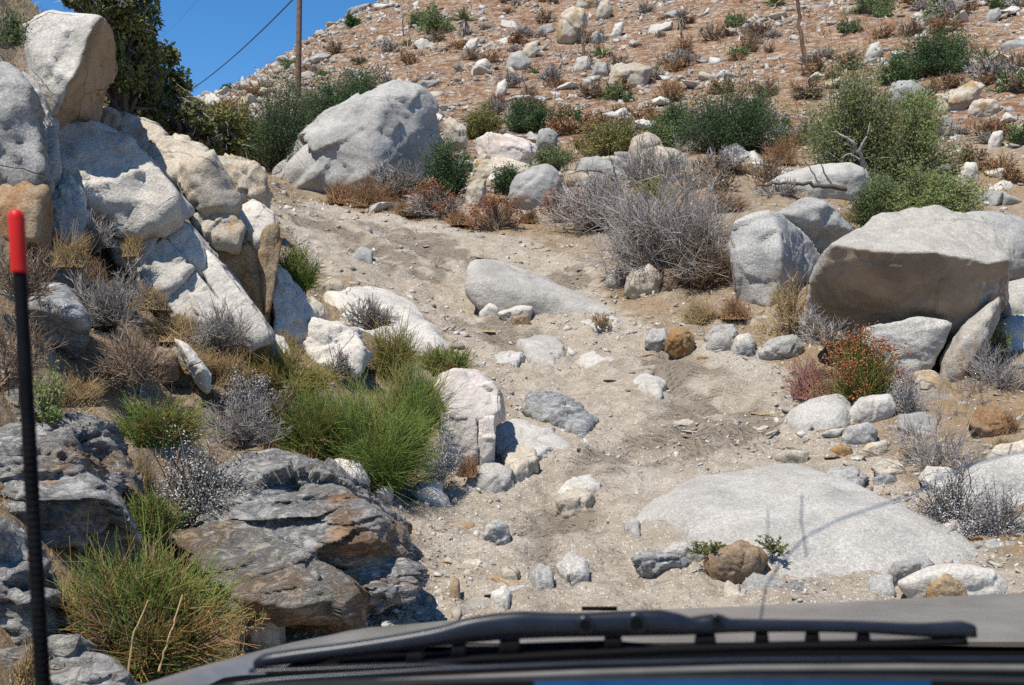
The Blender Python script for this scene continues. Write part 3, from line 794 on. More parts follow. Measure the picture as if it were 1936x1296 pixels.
# the pale cliff on the left
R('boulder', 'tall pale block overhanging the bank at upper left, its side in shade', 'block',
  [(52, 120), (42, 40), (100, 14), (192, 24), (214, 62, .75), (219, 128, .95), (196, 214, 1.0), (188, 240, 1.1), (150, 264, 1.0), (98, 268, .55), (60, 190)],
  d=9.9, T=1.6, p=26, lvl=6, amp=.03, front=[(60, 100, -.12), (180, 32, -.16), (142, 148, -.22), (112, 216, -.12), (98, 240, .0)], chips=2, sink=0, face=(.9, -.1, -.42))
R('boulder', 'grey weathered boulder at the left edge below the overhanging block', 'grey', [(-60, 120), (10, 135), (45, 170), (82, 255), (88, 335), (40, 350), (-60, 340)], d=9.0, T=1.3, lvl=5, p=20, amp=.07, tilt=(0.2, -0.35), fac=2.0)
R('boulder', 'brown shaded boulder at the left edge behind the red mast cap', 'rustover', [(-50, 330, -.1), (86, 330, -.1), (92, 400), (85, 470, .25), (-50, 480, .3)], d=8.9, T=1.2, lvl=5, p=18, amp=.04)
R('boulder', 'grey rock wedged between the left edge boulder and the overhanging block', 'grey', [(50, 150), (75, 175), (105, 240), (112, 330), (85, 335), (60, 250)], d=9.7, T=.6, p=16, amp=.05, tilt=(0.2, -0.3), fac=2.0)
R('boulder', 'pale boulder lying in the shadow of the overhanging block', 'white', [(100, 262), (190, 238), (240, 268), (295, 325), (325, 365), (350, 405), (305, 425), (220, 428), (168, 405), (120, 340)], d=10.3, T=1.5, p=20, lvl=5, amp=.035, bulge=.25, tilt=(0.15, -0.6), fac=2.0)
R('boulder', 'small white block under the shaded boulder near the left edge', 'white', [(88, 342), (130, 334), (158, 365), (166, 410), (142, 462), (98, 440)], d=9.5, T=.5, p=16, tilt=(0.1, -0.4), fac=2.0)
R('boulder', 'cracked white slab sloping down the left bank, behind its broken plates', 'white', [(200, 400), (300, 395), (370, 430), (400, 470), (440, 555), (512, 626), (470, 645), (400, 625), (300, 575), (215, 480)], d=10.45, T=.9, p=18, lvl=6, amp=.03, bulge=.05, tilt=(0.1, -0.5))
for pts, lb, dd in (
    ([(200, 400), (250, 392), (302, 396), (306, 438), (284, 456), (282, 476), (248, 498), (222, 480), (204, 440)], 'upper left plate of the cracked white slab', 10.2),
    ([(304, 394), (345, 418), (384, 468), (390, 500), (352, 486), (310, 440)], 'upper right plate of the cracked white slab', 10.3),
    ([(250, 502), (286, 480), (311, 448), (350, 490), (370, 506), (332, 520), (300, 556), (268, 536)], 'middle plate of the cracked white slab, below the dark crack', 10.12),
    ([(302, 562), (336, 522), (372, 508), (402, 542), (442, 592), (405, 616), (352, 600)], 'lower plate of the cracked white slab', 10.08),
    ([(374, 502), (392, 472), (422, 510), (470, 578), (516, 628), (472, 640), (440, 596), (400, 545)], 'long right plate of the cracked white slab', 10.15)):
    R('rock', lb, 'white', pts, d=dd, T=.4, p=26, lvl=5, amp=.025, chips=2, tilt=(.1, -.5))
R('boulder', 'pale ledge behind the overhanging block, below the leafy tree', 'warm', [(192, 208), (240, 224), (305, 246), (318, 262), (290, 300), (250, 300), (205, 262)], d=12.0, T=1.0, p=16, lvl=5, tilt=(0.1, -0.9), fac=2.0)
R('boulder', 'broad pale block capping the rusty crevice on the left bank', 'warm', [(268, 296), (305, 248), (388, 264), (404, 286), (372, 310), (336, 345), (300, 345)], d=11.6, T=1.0, p=20, lvl=5, amp=.03, tilt=(0.1, -1.0), fac=2.0)
R('boulder', 'upright tan faced block right of the rusty crevice', 'warm', [(340, 302), (402, 280), (416, 302), (432, 342), (458, 384), (440, 402), (364, 402), (336, 350)], d=11.3, T=.9, p=20, lvl=5, amp=.035, front=[(352, 312, -.25), (400, 292, -.2), (420, 395, -.2), (360, 390, -.25)], fac=1.6)
R('boulder', 'pale block behind the tan faced block at the bend', 'warm', [(412, 302), (480, 308), (502, 332), (505, 385), (460, 392), (428, 352)], d=12.4, T=.9, p=16, tilt=(0.3, -0.4), fac=2.0)
R('rock', 'tan rock jammed in the rusty crevice of the left bank', 'rustover', [(262, 300), (300, 310), (330, 345), (342, 400), (318, 395), (280, 340)], d=11.2, T=.5, p=14, amp=.08, tilt=(0.2, -0.3))
R('rock', 'flat topped pale block under the tan faced block', 'warm', [(362, 402), (440, 398), (468, 430), (458, 458), (405, 446), (362, 418)], d=11.2, T=.7, p=20, tilt=(0.1, -0.7), fac=2.0)
R('rock', 'bright white shard lying on top of the standing flake', 'white', [(438, 402), (482, 376), (518, 404), (520, 432), (486, 452)], d=11.6, T=.6, p=22, amp=.03, tilt=(0.1, -0.9))
R('boulder', 'thin dark brown flake standing on edge beside the trail', 'rustover', [(488, 455, .1), (500, 432), (526, 416), (531, 440), (524, 520), (508, 575), (492, 560, .1)], d=11.3, T=.35, p=26, amp=.03, front=[(500, 450, -.02), (512, 560, .0)], chips=1)
R('boulder', 'rough tan rock below the standing flake', 'tan', [(392, 462), (440, 452), (496, 470), (506, 560), (508, 640), (470, 612), (425, 548)], d=11.45, T=.7, p=14, lvl=5, amp=.06, tilt=(0.2, -0.2))
R('boulder', 'white rock leaning beside the standing flake', 'white', [(522, 508), (545, 516), (580, 556), (606, 584), (612, 612), (580, 655), (530, 645), (518, 580)], d=11.7, T=.7, p=14, lvl=5, tilt=(0.5, -0.4), fac=2.0)
R('rock', 'cream stone below the green tuft by the leaning rock', 'warm', [(590, 560), (612, 575), (622, 615), (596, 630), (580, 600)], d=11.9, T=.3, p=12)
R('boulder', 'long low white rock along the left edge of the trail', 'white', [(612, 566), (650, 552), (705, 556), (765, 572), (822, 612), (862, 655), (820, 672), (735, 655), (640, 610)], mode='lie', h=.22, lvl=5, p=14)
R('boulder', 'round white rock at the trail edge above the long low rock', 'warm', [(598, 530), (622, 523), (648, 535), (650, 560), (606, 562)], off=.1, p=12)
R('boulder', 'pale rock with warm streaks behind the olive grass', 'white', [(572, 645), (618, 600), (680, 612), (706, 650), (690, 700), (600, 690)], T=.7, p=18, lvl=5, tilt=(-0.1, -0.6), fac=2.0)
R('rock', 'white stone half hidden behind the olive grass', 'white', [(470, 660), (500, 625), (540, 635), (552, 670), (510, 690)], p=12, tilt=(0, -0.5))
R('boulder', 'pinkish white boulder jutting into the left side of the trail', 'pink', [(820, 740), (832, 708), (862, 696), (922, 704), (952, 745), (956, 780), (930, 800), (860, 800)], d=10.55, T=.8, p=16, lvl=5, amp=.03, tilt=(0.25, -0.7))
R('rock', 'pinkish block with a split face under the jutting boulder', 'pink', [(826, 780), (900, 775), (906, 850), (880, 880), (840, 850)], d=10.3, T=.5, p=22, amp=.03, tilt=(0.1, -0.15))
R('rock', 'narrow pinkish block right of the split face', 'pink', [(903, 785), (938, 782), (936, 848), (912, 875), (904, 850)], d=10.32, T=.4, p=20, amp=.03, tilt=(0.1, -0.1))
# in the trail
R('boulder', 'smooth grey whale-backed boulder in the middle of the trail', 'slab', [(876, 540), (884, 504, .3), (912, 486, .8), (962, 491, 1.0), (1012, 520, .9), (1072, 560, .5), (1150, 586, .2), (1178, 602), (1120, 614), (1040, 606), (985, 600), (925, 582), (885, 562)],
  d=16.0, T=1.6, p=12, lvl=6, amp=.03, front=[(905, 525, -.05), (960, 545, -.1), (1050, 588, -.12), (1130, 604, -.1), (920, 566, -.1)], chips=2)
R('rock', 'flat white stone lying against the whale-backed boulder', 'white', [(940, 592), (985, 577), (1008, 580), (1004, 594), (960, 600)], p=12)
R('rock', 'small pale wedge at the near end of the whale-backed boulder', 'white', [(905, 590), (928, 570), (946, 580), (944, 594)], p=10)
R('rock', 'small tan slab beneath the flat white stone', 'tan', [(966, 598), (1002, 595), (1002, 604), (970, 605)], p=14)
R('rock', 'blue grey layered rock set in the middle of the trail', 'schist_blue', [(980, 770), (1015, 746), (1062, 755), (1112, 785), (1139, 805), (1100, 828), (1050, 806), (1005, 790)], mode='lie', h=.14, lvl=5, p=16, style='schist', amp=.05)
for pts, lb, mt, hh in (
    ([(975, 650), (1010, 635), (1060, 640), (1074, 665), (1050, 690), (1000, 685)], 'pale flat rock sunk in the trail below the whale-backed boulder', 'slab', .08),
    ([(930, 680), (960, 665), (995, 672), (980, 692), (940, 694)], 'flat grey rock flush with the trail near the green tuft', 'slab', .05),
    ([(1185, 725), (1215, 706), (1262, 722), (1250, 750), (1205, 745)], 'pale flat rock sunk in the right wheel path', 'slab', .05),
    ([(1085, 680), (1120, 666), (1165, 680), (1150, 698), (1100, 696)], 'low pale rock in the trail beside a small dark stone', 'white', .07),
    ([(870, 915), (910, 885), (960, 888), (978, 910), (930, 925)], 'smooth pale rock at the left trail edge below the pinkish boulder', 'slab', .14),
    ([(945, 870), (975, 848), (1015, 856), (1020, 882), (975, 898)], 'tan white rock with a dark corner below the pinkish boulder', 'warm', .13),
    ([(905, 830), (960, 790), (1060, 815), (1090, 850), (1000, 870), (930, 860)], 'grey bedrock shelf in the trail under the blue grey rock', 'slab', .05),
    ([(1050, 925), (1090, 900), (1140, 898), (1135, 915), (1080, 930)], 'flat pale streak of rock in the sandy trail', 'white', .04),
    ([(1050, 938), (1090, 922), (1125, 930), (1110, 945), (1065, 948)], 'flat peach coloured stone in the sandy trail', 'warm', .04),
    ([(662, 488), (682, 470), (706, 478), (704, 492)], 'round grey stone on the upper trail', 'grey', .13),
    ([(1090, 608), (1140, 600), (1176, 602), (1165, 618), (1110, 620)], 'low tail rock at the right end of the whale-backed boulder', 'slab', .06)):
    R('rock', lb, mt, pts, mode='lie', h=hh * .75, p=16, lvl=5, amp=.04, fac=1.5)
R('rock', 'angular grey stone alone in the near trail', 'grey', [(903, 1010), (922, 988), (946, 982), (964, 992), (968, 1012), (930, 1018)], p=18, T=.3, chips=8, front=[(930, 990, -.1), (950, 1008, -.05), (915, 1010, -.1)])
R('boulder', 'huge smooth pale slab rising from the right side of the trail', 'slab', [(1178, 978), (1232, 925), (1330, 892), (1430, 878), (1505, 880), (1575, 896), (1690, 950), (1800, 1000), (1885, 1046), (1840, 1080), (1700, 1092), (1560, 1092), (1440, 1086), (1345, 1045), (1225, 1005)],
  mode='lie', h=.22, p=12, lvl=6, amp=.025, chips=3)
R('rock', 'brown angular rock in front of the huge smooth slab', 'brown', [(1332, 1062), (1350, 1036), (1402, 1020), (1440, 1030), (1452, 1052), (1436, 1082), (1405, 1090), (1350, 1082)], p=18, T=.35, lvl=5, chips=7)
R('rock', 'smooth white rock beside the hood at lower right', 'white', [(1702, 1100), (1740, 1078), (1800, 1066), (1870, 1074), (1902, 1100), (1895, 1125), (1760, 1125)], p=9, T=.4, lvl=5)
R('rock', 'orange tan pointed stone in front of the smooth white rock', 'tan', [(1752, 1112), (1790, 1084), (1822, 1102), (1828, 1125), (1760, 1128)], off=-.12, p=20, T=.12)
R('rock', 'dark rough boulder at the right edge below the huge slab', 'grey', [(1822, 1040), (1860, 1022), (1960, 1020), (1960, 1110), (1880, 1100), (1826, 1080)], d=8.0, p=12, T=.5, lvl=5, amp=.08)
R('rock', 'thin grey slab tilted against the huge smooth slab', 'grey', [(1672, 1092), (1690, 1062), (1745, 1052), (1764, 1066), (1700, 1096)], p=18, T=.3)
R('rock', 'dark flat layered stone in front of the huge slab', 'schist_blue', [(1195, 1055), (1225, 1042), (1290, 1050), (1314, 1066), (1270, 1074), (1210, 1070)], p=18, T=.3, style='schist', amp=.05)
R('rock', 'pale low rock touching the lower left of the huge slab', 'slab', [(1250, 1045), (1275, 1024), (1310, 1026), (1336, 1050), (1300, 1062)], p=10, T=.25)
for pts, lb, mt in (
    ([(1046, 1070), (1075, 1052), (1115, 1062), (1118, 1080), (1070, 1084)], 'pale wedge shaped stone on the sand before the hood', 'slab'),
    ([(1000, 1090), (1020, 1074), (1050, 1078), (1048, 1098), (1015, 1102)], 'small grey boulder stone on the sand before the hood', 'grey'),
    ([(848, 1118), (858, 1100), (874, 1104), (872, 1120)], 'small orange stone on the sand left of centre', 'tan'),
    ([(945, 1088), (965, 1080), (985, 1084), (980, 1092), (950, 1094)], 'flat peach stone on the sand before the hood', 'warm'),
    ([(925, 1128), (945, 1118), (968, 1122), (962, 1134), (935, 1136)], 'pale stone near the top of the wiper', 'white'),
    ([(1176, 1000), (1192, 990), (1216, 996), (1214, 1014), (1182, 1012)], 'rounded pale cobble left of the huge slab', 'slab'),
    ([(1395, 1106), (1420, 1092), (1490, 1098), (1496, 1116), (1410, 1120)], 'broad grey speckled stone just above the hood', 'grey'),
    ([(1470, 1122), (1500, 1104), (1530, 1112), (1525, 1128), (1480, 1130)], 'dark layered stone just above the hood', 'schist'),
    ([(1640, 1110), (1660, 1092), (1690, 1094), (1692, 1122), (1645, 1122)], 'blue grey speckled stone above the hood right of centre', 'grey'),
    ([(1360, 1132), (1372, 1108), (1400, 1118), (1404, 1138)], 'pointed pale stone just above the hood', 'warm')):
    R('rock', lb, mt, pts, mode='lie', h=.07, p=16, lvl=5, amp=.05, fac=1.5)
# right bank
R('boulder', 'grey boulder with a sharp shaded side left of the huge overhanging boulder', 'grey', [(1378, 450), (1392, 420), (1425, 398), (1470, 392), (1522, 430, .7), (1562, 490, 1.4), (1556, 520, 1.5), (1525, 590, 1.1), (1468, 628, .1), (1420, 610), (1390, 540)],
  d=15.4, T=1.5, p=22, lvl=6, amp=.025, front=[(1420, 430, -.25), (1478, 428, -.3), (1482, 520, -.42), (1452, 600, -.3), (1400, 500, -.2)], chips=2)
R('boulder', 'pitted grey boulder with dark face perched behind the sharp sided boulder', 'grey', [(1470, 402), (1522, 369), (1560, 378), (1616, 436, .2), (1604, 456, .3), (1560, 474, .4), (1510, 440, .3)], d=16.6, T=1.0, p=20, lvl=5, amp=.06, front=[(1492, 405, -.2), (1560, 388, -.15), (1605, 432, .0)])
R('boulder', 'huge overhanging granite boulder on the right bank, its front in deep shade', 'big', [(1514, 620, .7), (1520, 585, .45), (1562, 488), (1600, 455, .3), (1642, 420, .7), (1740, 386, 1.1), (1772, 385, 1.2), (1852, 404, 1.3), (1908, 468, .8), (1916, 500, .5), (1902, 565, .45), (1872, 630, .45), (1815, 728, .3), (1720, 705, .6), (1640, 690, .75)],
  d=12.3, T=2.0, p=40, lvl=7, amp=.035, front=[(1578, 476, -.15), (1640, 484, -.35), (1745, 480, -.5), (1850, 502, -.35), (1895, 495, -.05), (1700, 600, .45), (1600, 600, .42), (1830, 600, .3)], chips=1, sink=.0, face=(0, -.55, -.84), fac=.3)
R('boulder', 'sunlit shelf of rock under the huge overhanging boulder', 'slab', [(1632, 625), (1690, 608), (1745, 598), (1800, 606), (1785, 650), (1735, 712), (1660, 705)], d=11.95, T=.7, p=16, lvl=5, amp=.04, bulge=.12)
R('boulder', 'leaning prop of rock at the right foot of the huge overhanging boulder', 'big', [(1770, 690, .2), (1800, 640, .1), (1850, 590), (1892, 560, .1), (1890, 600, .2), (1860, 650, .2), (1806, 735), (1780, 725)], d=11.9, T=.5, p=20, amp=.03)
R('boulder', 'rounded pale boulder behind the huge overhanging boulder at right edge', 'grey', [(1800, 410), (1850, 396), (1920, 405), (1975, 450), (1975, 540), (1890, 540)], d=16.5, T=1.6, p=10, lvl=5)
R('boulder', 'grey boulder at the right edge below the rounded pale boulder', 'grey', [(1880, 590), (1900, 540), (1950, 524), (1990, 560), (1985, 620), (1900, 620)], d=14.2, T=.9, p=10)
R('boulder', 'white boulder at the right edge, middle of the stack', 'white', [(1870, 650), (1905, 594), (1985, 592), (1985, 665), (1890, 672)], d=13.4, T=.9, p=10)
R('boulder', 'flat white rock at the right edge behind grey twigs', 'white', [(1850, 690), (1880, 640), (1935, 650), (1985, 680), (1985, 720), (1870, 712)], d=12.9, T=.6, p=12)
R('boulder', 'brown topped rock at the right edge in the shade of the prop', 'brown', [(1810, 745), (1835, 706), (1900, 700), (1990, 740), (1990, 790), (1850, 780)], d=12.0, T=.7, p=14)
R('boulder', 'cream boulder behind the red flowering shrub', 'warm', [(1640, 690), (1650, 645), (1690, 640), (1724, 670), (1728, 712), (1670, 715)], d=12.2, T=.5, p=12)
R('boulder', 'cream rounded rock right of the red flowering shrub', 'warm', [(1722, 780), (1728, 702), (1765, 700), (1798, 735), (1818, 775), (1790, 808), (1735, 800)], d=11.5, T=.6, p=12, lvl=5)
R('rock', 'low white rock at the foot of the red flowering shrub', 'white', [(1606, 778), (1625, 750), (1680, 745), (1694, 775), (1650, 792)], p=12)
R('rock', 'pale sloping rock at the right trail edge', 'slab', [(1478, 800), (1525, 768), (1600, 754), (1628, 782), (1605, 812), (1520, 820)], mode='lie', h=.2, p=12, lvl=5)
R('boulder', 'long tilted slab with a dark front edge, behind pale twigs', 'grey', [(1698, 800, -.05), (1700, 782), (1735, 780, .1), (1800, 800, .2), (1862, 832, .1), (1868, 852), (1838, 864), (1704, 822)], d=10.6, T=.6, p=24, lvl=5, amp=.035, front=[(1708, 800, -.15), (1850, 842, -.15), (1838, 860, .05), (1710, 820, .05)])
R('boulder', 'rough pale boulder at the right edge above the white leaved shrub', 'slab', [(1795, 975), (1830, 890), (1882, 858), (1985, 855), (1985, 1000), (1850, 1010)], d=8.9, T=.9, p=10, lvl=5, amp=.05, tilt=(-0.2, -0.5))
R('rock', 'tan orange cobble alone on the right trail edge', 'tan', [(1256, 648), (1266, 626), (1295, 617), (1314, 632), (1312, 650), (1280, 660)], p=14, T=.3, lvl=5)
R('rock', 'low pale cobble in the row right of the tan cobble', 'slab', [(1334, 655), (1345, 632), (1375, 628), (1388, 645), (1380, 660)], p=10, T=.3)
R('rock', 'white veined stone in the row of cobbles on the right', 'white', [(1382, 658), (1392, 634), (1415, 630), (1430, 648), (1420, 662)], p=16, T=.3)
R('rock', 'small dark grey stone before the white veined stone', 'schist_blue', [(1392, 664), (1402, 648), (1428, 650), (1430, 666), (1408, 670)], off=-.1, p=18, T=.15)
R('rock', 'grey sloping stone left of the red flowering shrub', 'grey', [(1428, 668), (1460, 642), (1500, 632), (1520, 655), (1512, 675), (1450, 678)], p=14, T=.4, lvl=5)
R('rock', 'pale rock under the right side of the big dead bush', 'warm', [(1180, 540), (1195, 508), (1230, 498), (1262, 520), (1250, 550), (1205, 556)], p=16, T=.4, lvl=5)
R('rock', 'dark sided rock beside the pale rock under the dead bush', 'brown', [(1248, 545), (1256, 508), (1280, 504), (1292, 530), (1284, 550)], p=16, T=.35)
R('rock', 'small white rock at the left foot of the big dead bush', 'white', [(1145, 530), (1155, 505), (1180, 510), (1182, 532), (1160, 540)], p=14, T=.3)
R('rock', 'pale rock in dry grass below the sharp sided boulder', 'warm', [(1395, 640), (1410, 600), (1450, 596), (1462, 625), (1448, 652)], d=14.6, p=12, T=.4)
R('rock', 'cream rock wedged left of the huge overhanging boulder', 'warm', [(1460, 640), (1475, 590), (1515, 588), (1522, 625), (1490, 650)], d=14.2, p=12, T=.4)
for pts, lb, mt in (
    ([(1590, 828), (1602, 806), (1640, 798), (1660, 815), (1650, 832), (1610, 836)], 'dark sided stone at the right trail edge near the tilted slab', 'grey'),
    ([(1620, 858), (1640, 838), (1675, 834), (1682, 852), (1650, 864)], 'tan white stone below the dark sided stone at right', 'warm'),
    ([(1568, 850), (1590, 840), (1612, 846), (1608, 860), (1575, 862)], 'flat tan stone at the top of the huge slab', 'tan'),
    ([(1688, 868), (1700, 842), (1730, 846), (1742, 868), (1715, 878)], 'tan block beneath the left end of the tilted slab', 'tan'),
    ([(1652, 905), (1670, 896), (1695, 902), (1690, 914), (1660, 914)], 'small dark flat stone above the huge slab', 'schist_blue'),
    ([(1728, 962), (1742, 946), (1772, 954), (1775, 968), (1745, 972)], 'tan stone on the upper right rim of the huge slab', 'tan'),
    ([(1780, 1000), (1800, 982), (1832, 990), (1836, 1006), (1800, 1012)], 'pinkish stone on the upper right rim of the huge slab', 'pink'),
    ([(1465, 862), (1490, 850), (1530, 854), (1528, 868), (1480, 870)], 'flat yellowish stone just above the huge slab', 'warm')):
    R('rock', lb, mt, pts, p=16, lvl=4, amp=.06)
for pts, lb, mt, dd in (
    ([(1862, 868), (1880, 842), (1936, 832), (1990, 850), (1990, 890), (1890, 884)], 'flat pale slab at the right edge below the orange grass', 'warm', None),
    ([(1552, 905), (1570, 884), (1612, 882), (1640, 902), (1620, 920), (1570, 918)], 'grey stone half buried at the upper rim of the huge slab', 'grey', None),
    ([(1648, 884), (1668, 868), (1705, 872), (1712, 892), (1670, 898)], 'pale angular stone between the huge slab and the tilted slab', 'warm', None),
    ([(1742, 905), (1758, 880), (1800, 884), (1815, 910), (1780, 922)], 'white stone under the pale twigs of the right bank', 'white', None),
    ([(1655, 760), (1672, 735), (1712, 738), (1722, 765), (1690, 776)], 'cream stone behind the low white rock on the right', 'warm', 11.7),
    ([(1830, 800), (1850, 770), (1900, 776), (1912, 806), (1865, 816)], 'brown stone by the brown twiggy bush on the right', 'brown', None),
    ([(1330, 640), (1350, 615), (1385, 612), (1395, 632), (1365, 645)], 'pale stone in dry grass left of the sharp sided boulder', 'grey', None),
    ([(1218, 640), (1230, 622), (1256, 620), (1262, 640), (1240, 648)], 'grey stone left of the tan orange cobble', 'grey', None)):
    R('rock', lb, mt, pts, d=dd, p=18, lvl=5, amp=.04, T=.35, tilt=(0, -.6))
# dark schist at lower left
R('boulder', 'layered grey schist ledge running down to the sand at lower left', 'schist', [(350, 1000), (400, 900), (470, 860), (545, 850), (612, 872), (682, 932), (742, 982), (772, 1015), (750, 1040), (600, 1060), (440, 1050)],
  d=6.9, T=1.6, p=14, lvl=7, amp=.045, style='schist', bulge=.25, tilt=(.1, -1.0))
R('boulder', 'dark rough nose of the schist ledge beside the sand', 'schist', [(545, 1060), (590, 1024), (690, 1018), (770, 1034), (812, 1070), (802, 1112), (730, 1122), (640, 1120), (570, 1100)], d=6.75, T=.7, p=14, lvl=6, amp=.06, style='schist', tilt=(.1, -.6))
R('boulder', 'rusty orange sloping slab of schist beside the green clump', 'schist_rust', [(330, 990), (420, 975), (520, 1000), (580, 1040), (660, 1090), (694, 1135), (660, 1165), (560, 1160), (470, 1130), (400, 1090)],
  d=6.35, T=.9, p=18, lvl=6, amp=.03, style='schist', bulge=.2, tilt=(0, -1.0))
R('boulder', 'grey schist outcrop behind the dark mast at left', 'schist', [(-40, 840), (60, 800), (130, 812), (200, 870), (245, 930), (250, 985), (150, 1010), (-40, 1000)], d=5.7, T=1.2, p=14, lvl=6, amp=.07, style='schist', tilt=(.2, -.8))
R('boulder', 'orange stained schist face at the left edge near the green clump', 'schist', [(-60, 970), (40, 960), (90, 1010), (120, 1100), (140, 1180), (60, 1220), (-60, 1220)], d=4.7, T=.9, p=14, lvl=5, amp=.06, style='schist', tilt=(.35, -.5))
R('boulder', 'grey schist slab in the bottom left corner', 'schist', [(-60, 1215), (60, 1192), (150, 1200), (205, 1230), (240, 1296), (240, 1340), (-60, 1340)], d=4.35, T=.8, p=14, lvl=5, amp=.05, style='schist', tilt=(0, -1.0))
R('boulder', 'grey topped block with a brown shaded front near the mast', 'schist_blue', [(48, 545, .1), (70, 532, .2), (125, 540, .2), (168, 602), (160, 645, .2), (128, 660, .3), (60, 650, .35)], d=7.7, T=.7, p=22, lvl=5, amp=.04, front=[(62, 575, -.1), (120, 580, -.12), (160, 612, -.05)])
R('rock', 'knobbly dark schist lump below the bright green sprig', 'schist', [(90, 830), (120, 790), (180, 780), (235, 810), (250, 860), (180, 880), (110, 870)], d=6.7, T=.6, p=12, lvl=5, amp=.09, style='schist')
R('rock', 'dark schist lump at the left edge above the outcrop', 'schist', [(-40, 760), (10, 735), (70, 750), (110, 800), (80, 840), (-40, 850)], d=6.4, T=.6, p=12, lvl=5, amp=.09, style='schist')
R('rock', 'rusty schist block between the outcrop and the grey shrub', 'schist_rust', [(190, 880), (215, 850), (255, 880), (270, 940), (250, 990), (215, 960)], d=6.4, T=.4, p=16, amp=.06, style='schist')
R('rock', 'grey angular stone in the dry brush of the left bank', 'schist_blue', [(290, 690), (330, 655), (370, 680), (365, 710), (310, 720)], p=18, T=.35, chips=8)
R('rock', 'pale thin slab lying in the dry brush of the left bank', 'white', [(330, 640), (350, 648), (400, 705), (390, 716), (345, 680)], d=8.9, p=18, T=.3)
R('rock', 'brown stone tucked in the dry brush above the pale thin slab', 'brown', [(285, 680), (300, 655), (330, 660), (340, 690), (310, 700)], d=8.95, p=16, T=.3)
R('rock', 'white block at the hood edge beside dead twigs', 'white', [(455, 1195), (475, 1168), (520, 1158), (540, 1185), (538, 1215), (490, 1222)], p=16, T=.3, lvl=5)
R('rock', 'pale stone left of the white block at the hood edge', 'white', [(385, 1225), (400, 1192), (425, 1190), (442, 1225), (425, 1245), (395, 1245)], p=12, T=.25)
R('rock', 'rounded white rock at the foot of the green bush', 'white', [(610, 890), (640, 868), (680, 875), (700, 905), (692, 932), (640, 925)], p=10, T=.4, lvl=5)
R('rock', 'pair-sized pale stone at the sand edge below the white leaved shrub', 'white', [(775, 935), (795, 912), (830, 920), (852, 945), (820, 955)], p=12, T=.3)
R('rock', 'small round white stone behind the grey shrub foot', 'white', [(806, 918), (818, 906), (838, 912), (836, 925), (815, 928)], p=10, T=.2)
R('rock', 'low white stone right of the rounded white rock', 'white', [(700, 938), (715, 918), (742, 920), (745, 940), (720, 946)], p=12, T=.25)
# beyond the bend
R('boulder', 'big dome shaped granite boulder above the bend of the trail', 'grey', [(506, 395), (500, 338), (542, 300), (562, 264), (622, 214), (690, 188), (722, 160), (762, 147), (802, 152), (828, 180, .3), (838, 236, .5), (836, 300, .5), (780, 350), (640, 388)],
  d=25.2, T=3.2, p=14, lvl=6, amp=.035, front=[(735, 185, -.5), (700, 260, -.9), (690, 350, -.9), (610, 260, -.5), (560, 320, -.6), (800, 260, -.2)], chips=3)
for pts, lb, mt, dd, pp in (
    ([(835, 280), (838, 232), (850, 222), (880, 240), (884, 275)], 'cream rock right behind the big dome boulder', 'warm', 28.5, 14),
    ([(896, 300), (905, 262), (925, 251), (1010, 266), (1020, 292), (985, 315)], 'broad cream flat topped rock behind the dark green shrubs', 'pink', 28.5, 20),
    ([(890, 345), (900, 300), (960, 300), (1020, 320), (1000, 350)], 'rough cream rock under the broad flat topped rock', 'warm', 28.0, 14),
    ([(1012, 272), (1020, 248), (1038, 243), (1056, 256), (1052, 275)], 'small round rock behind the broad cream rock', 'grey', 31.0, 10),
    ([(958, 380), (978, 335), (1020, 311), (1054, 316), (1068, 352), (1058, 396), (990, 398)], 'smooth round topped grey boulder behind the rusty flowering shrub', 'grey', 23.8, 10),
    ([(876, 395), (885, 352), (900, 337), (920, 338), (919, 380), (905, 400)], 'upright cream shard behind the rusty flowering shrub', 'warm', 23.6, 20),
    ([(1085, 340), (1095, 300), (1130, 296), (1180, 325), (1170, 345)], 'pale boulder partly behind the dead branch', 'grey', 27.0, 12),
    ([(1185, 310), (1195, 262), (1222, 250), (1250, 262), (1262, 300)], 'tall rounded pale boulder behind the big dead bush', 'warm', 29.0, 12),
    ([(1208, 345), (1215, 300), (1240, 275), (1290, 285), (1322, 320), (1318, 350)], 'long rounded boulder above the big dead bush', 'warm', 27.5, 11),
    ([(1362, 298), (1368, 280), (1392, 271), (1420, 290), (1416, 305), (1380, 306)], 'white rounded boulder below the dark green shrub', 'white', 29.5, 12),
    ([(1328, 352), (1336, 322), (1370, 314), (1412, 322), (1424, 350)], 'low pale boulder under the white rounded boulder', 'warm', 26.5, 11),
    ([(1332, 362), (1345, 342), (1370, 340), (1378, 362)], 'small white rock in orange grass', 'white', 24.3, 12),
    ([(1422, 350), (1432, 324), (1462, 318), (1478, 345), (1460, 355)], 'pale rock left of the long smooth boulder', 'grey', 26.0, 12),
    ([(1444, 378), (1465, 340), (1525, 318), (1610, 311), (1645, 330), (1640, 368), (1560, 392), (1480, 390)], 'long smooth boulder behind the fallen dark branch', 'slab', 23.5, 10)):
    R('boulder', lb, mt, pts, d=dd, p=pp, lvl=5, amp=.045)
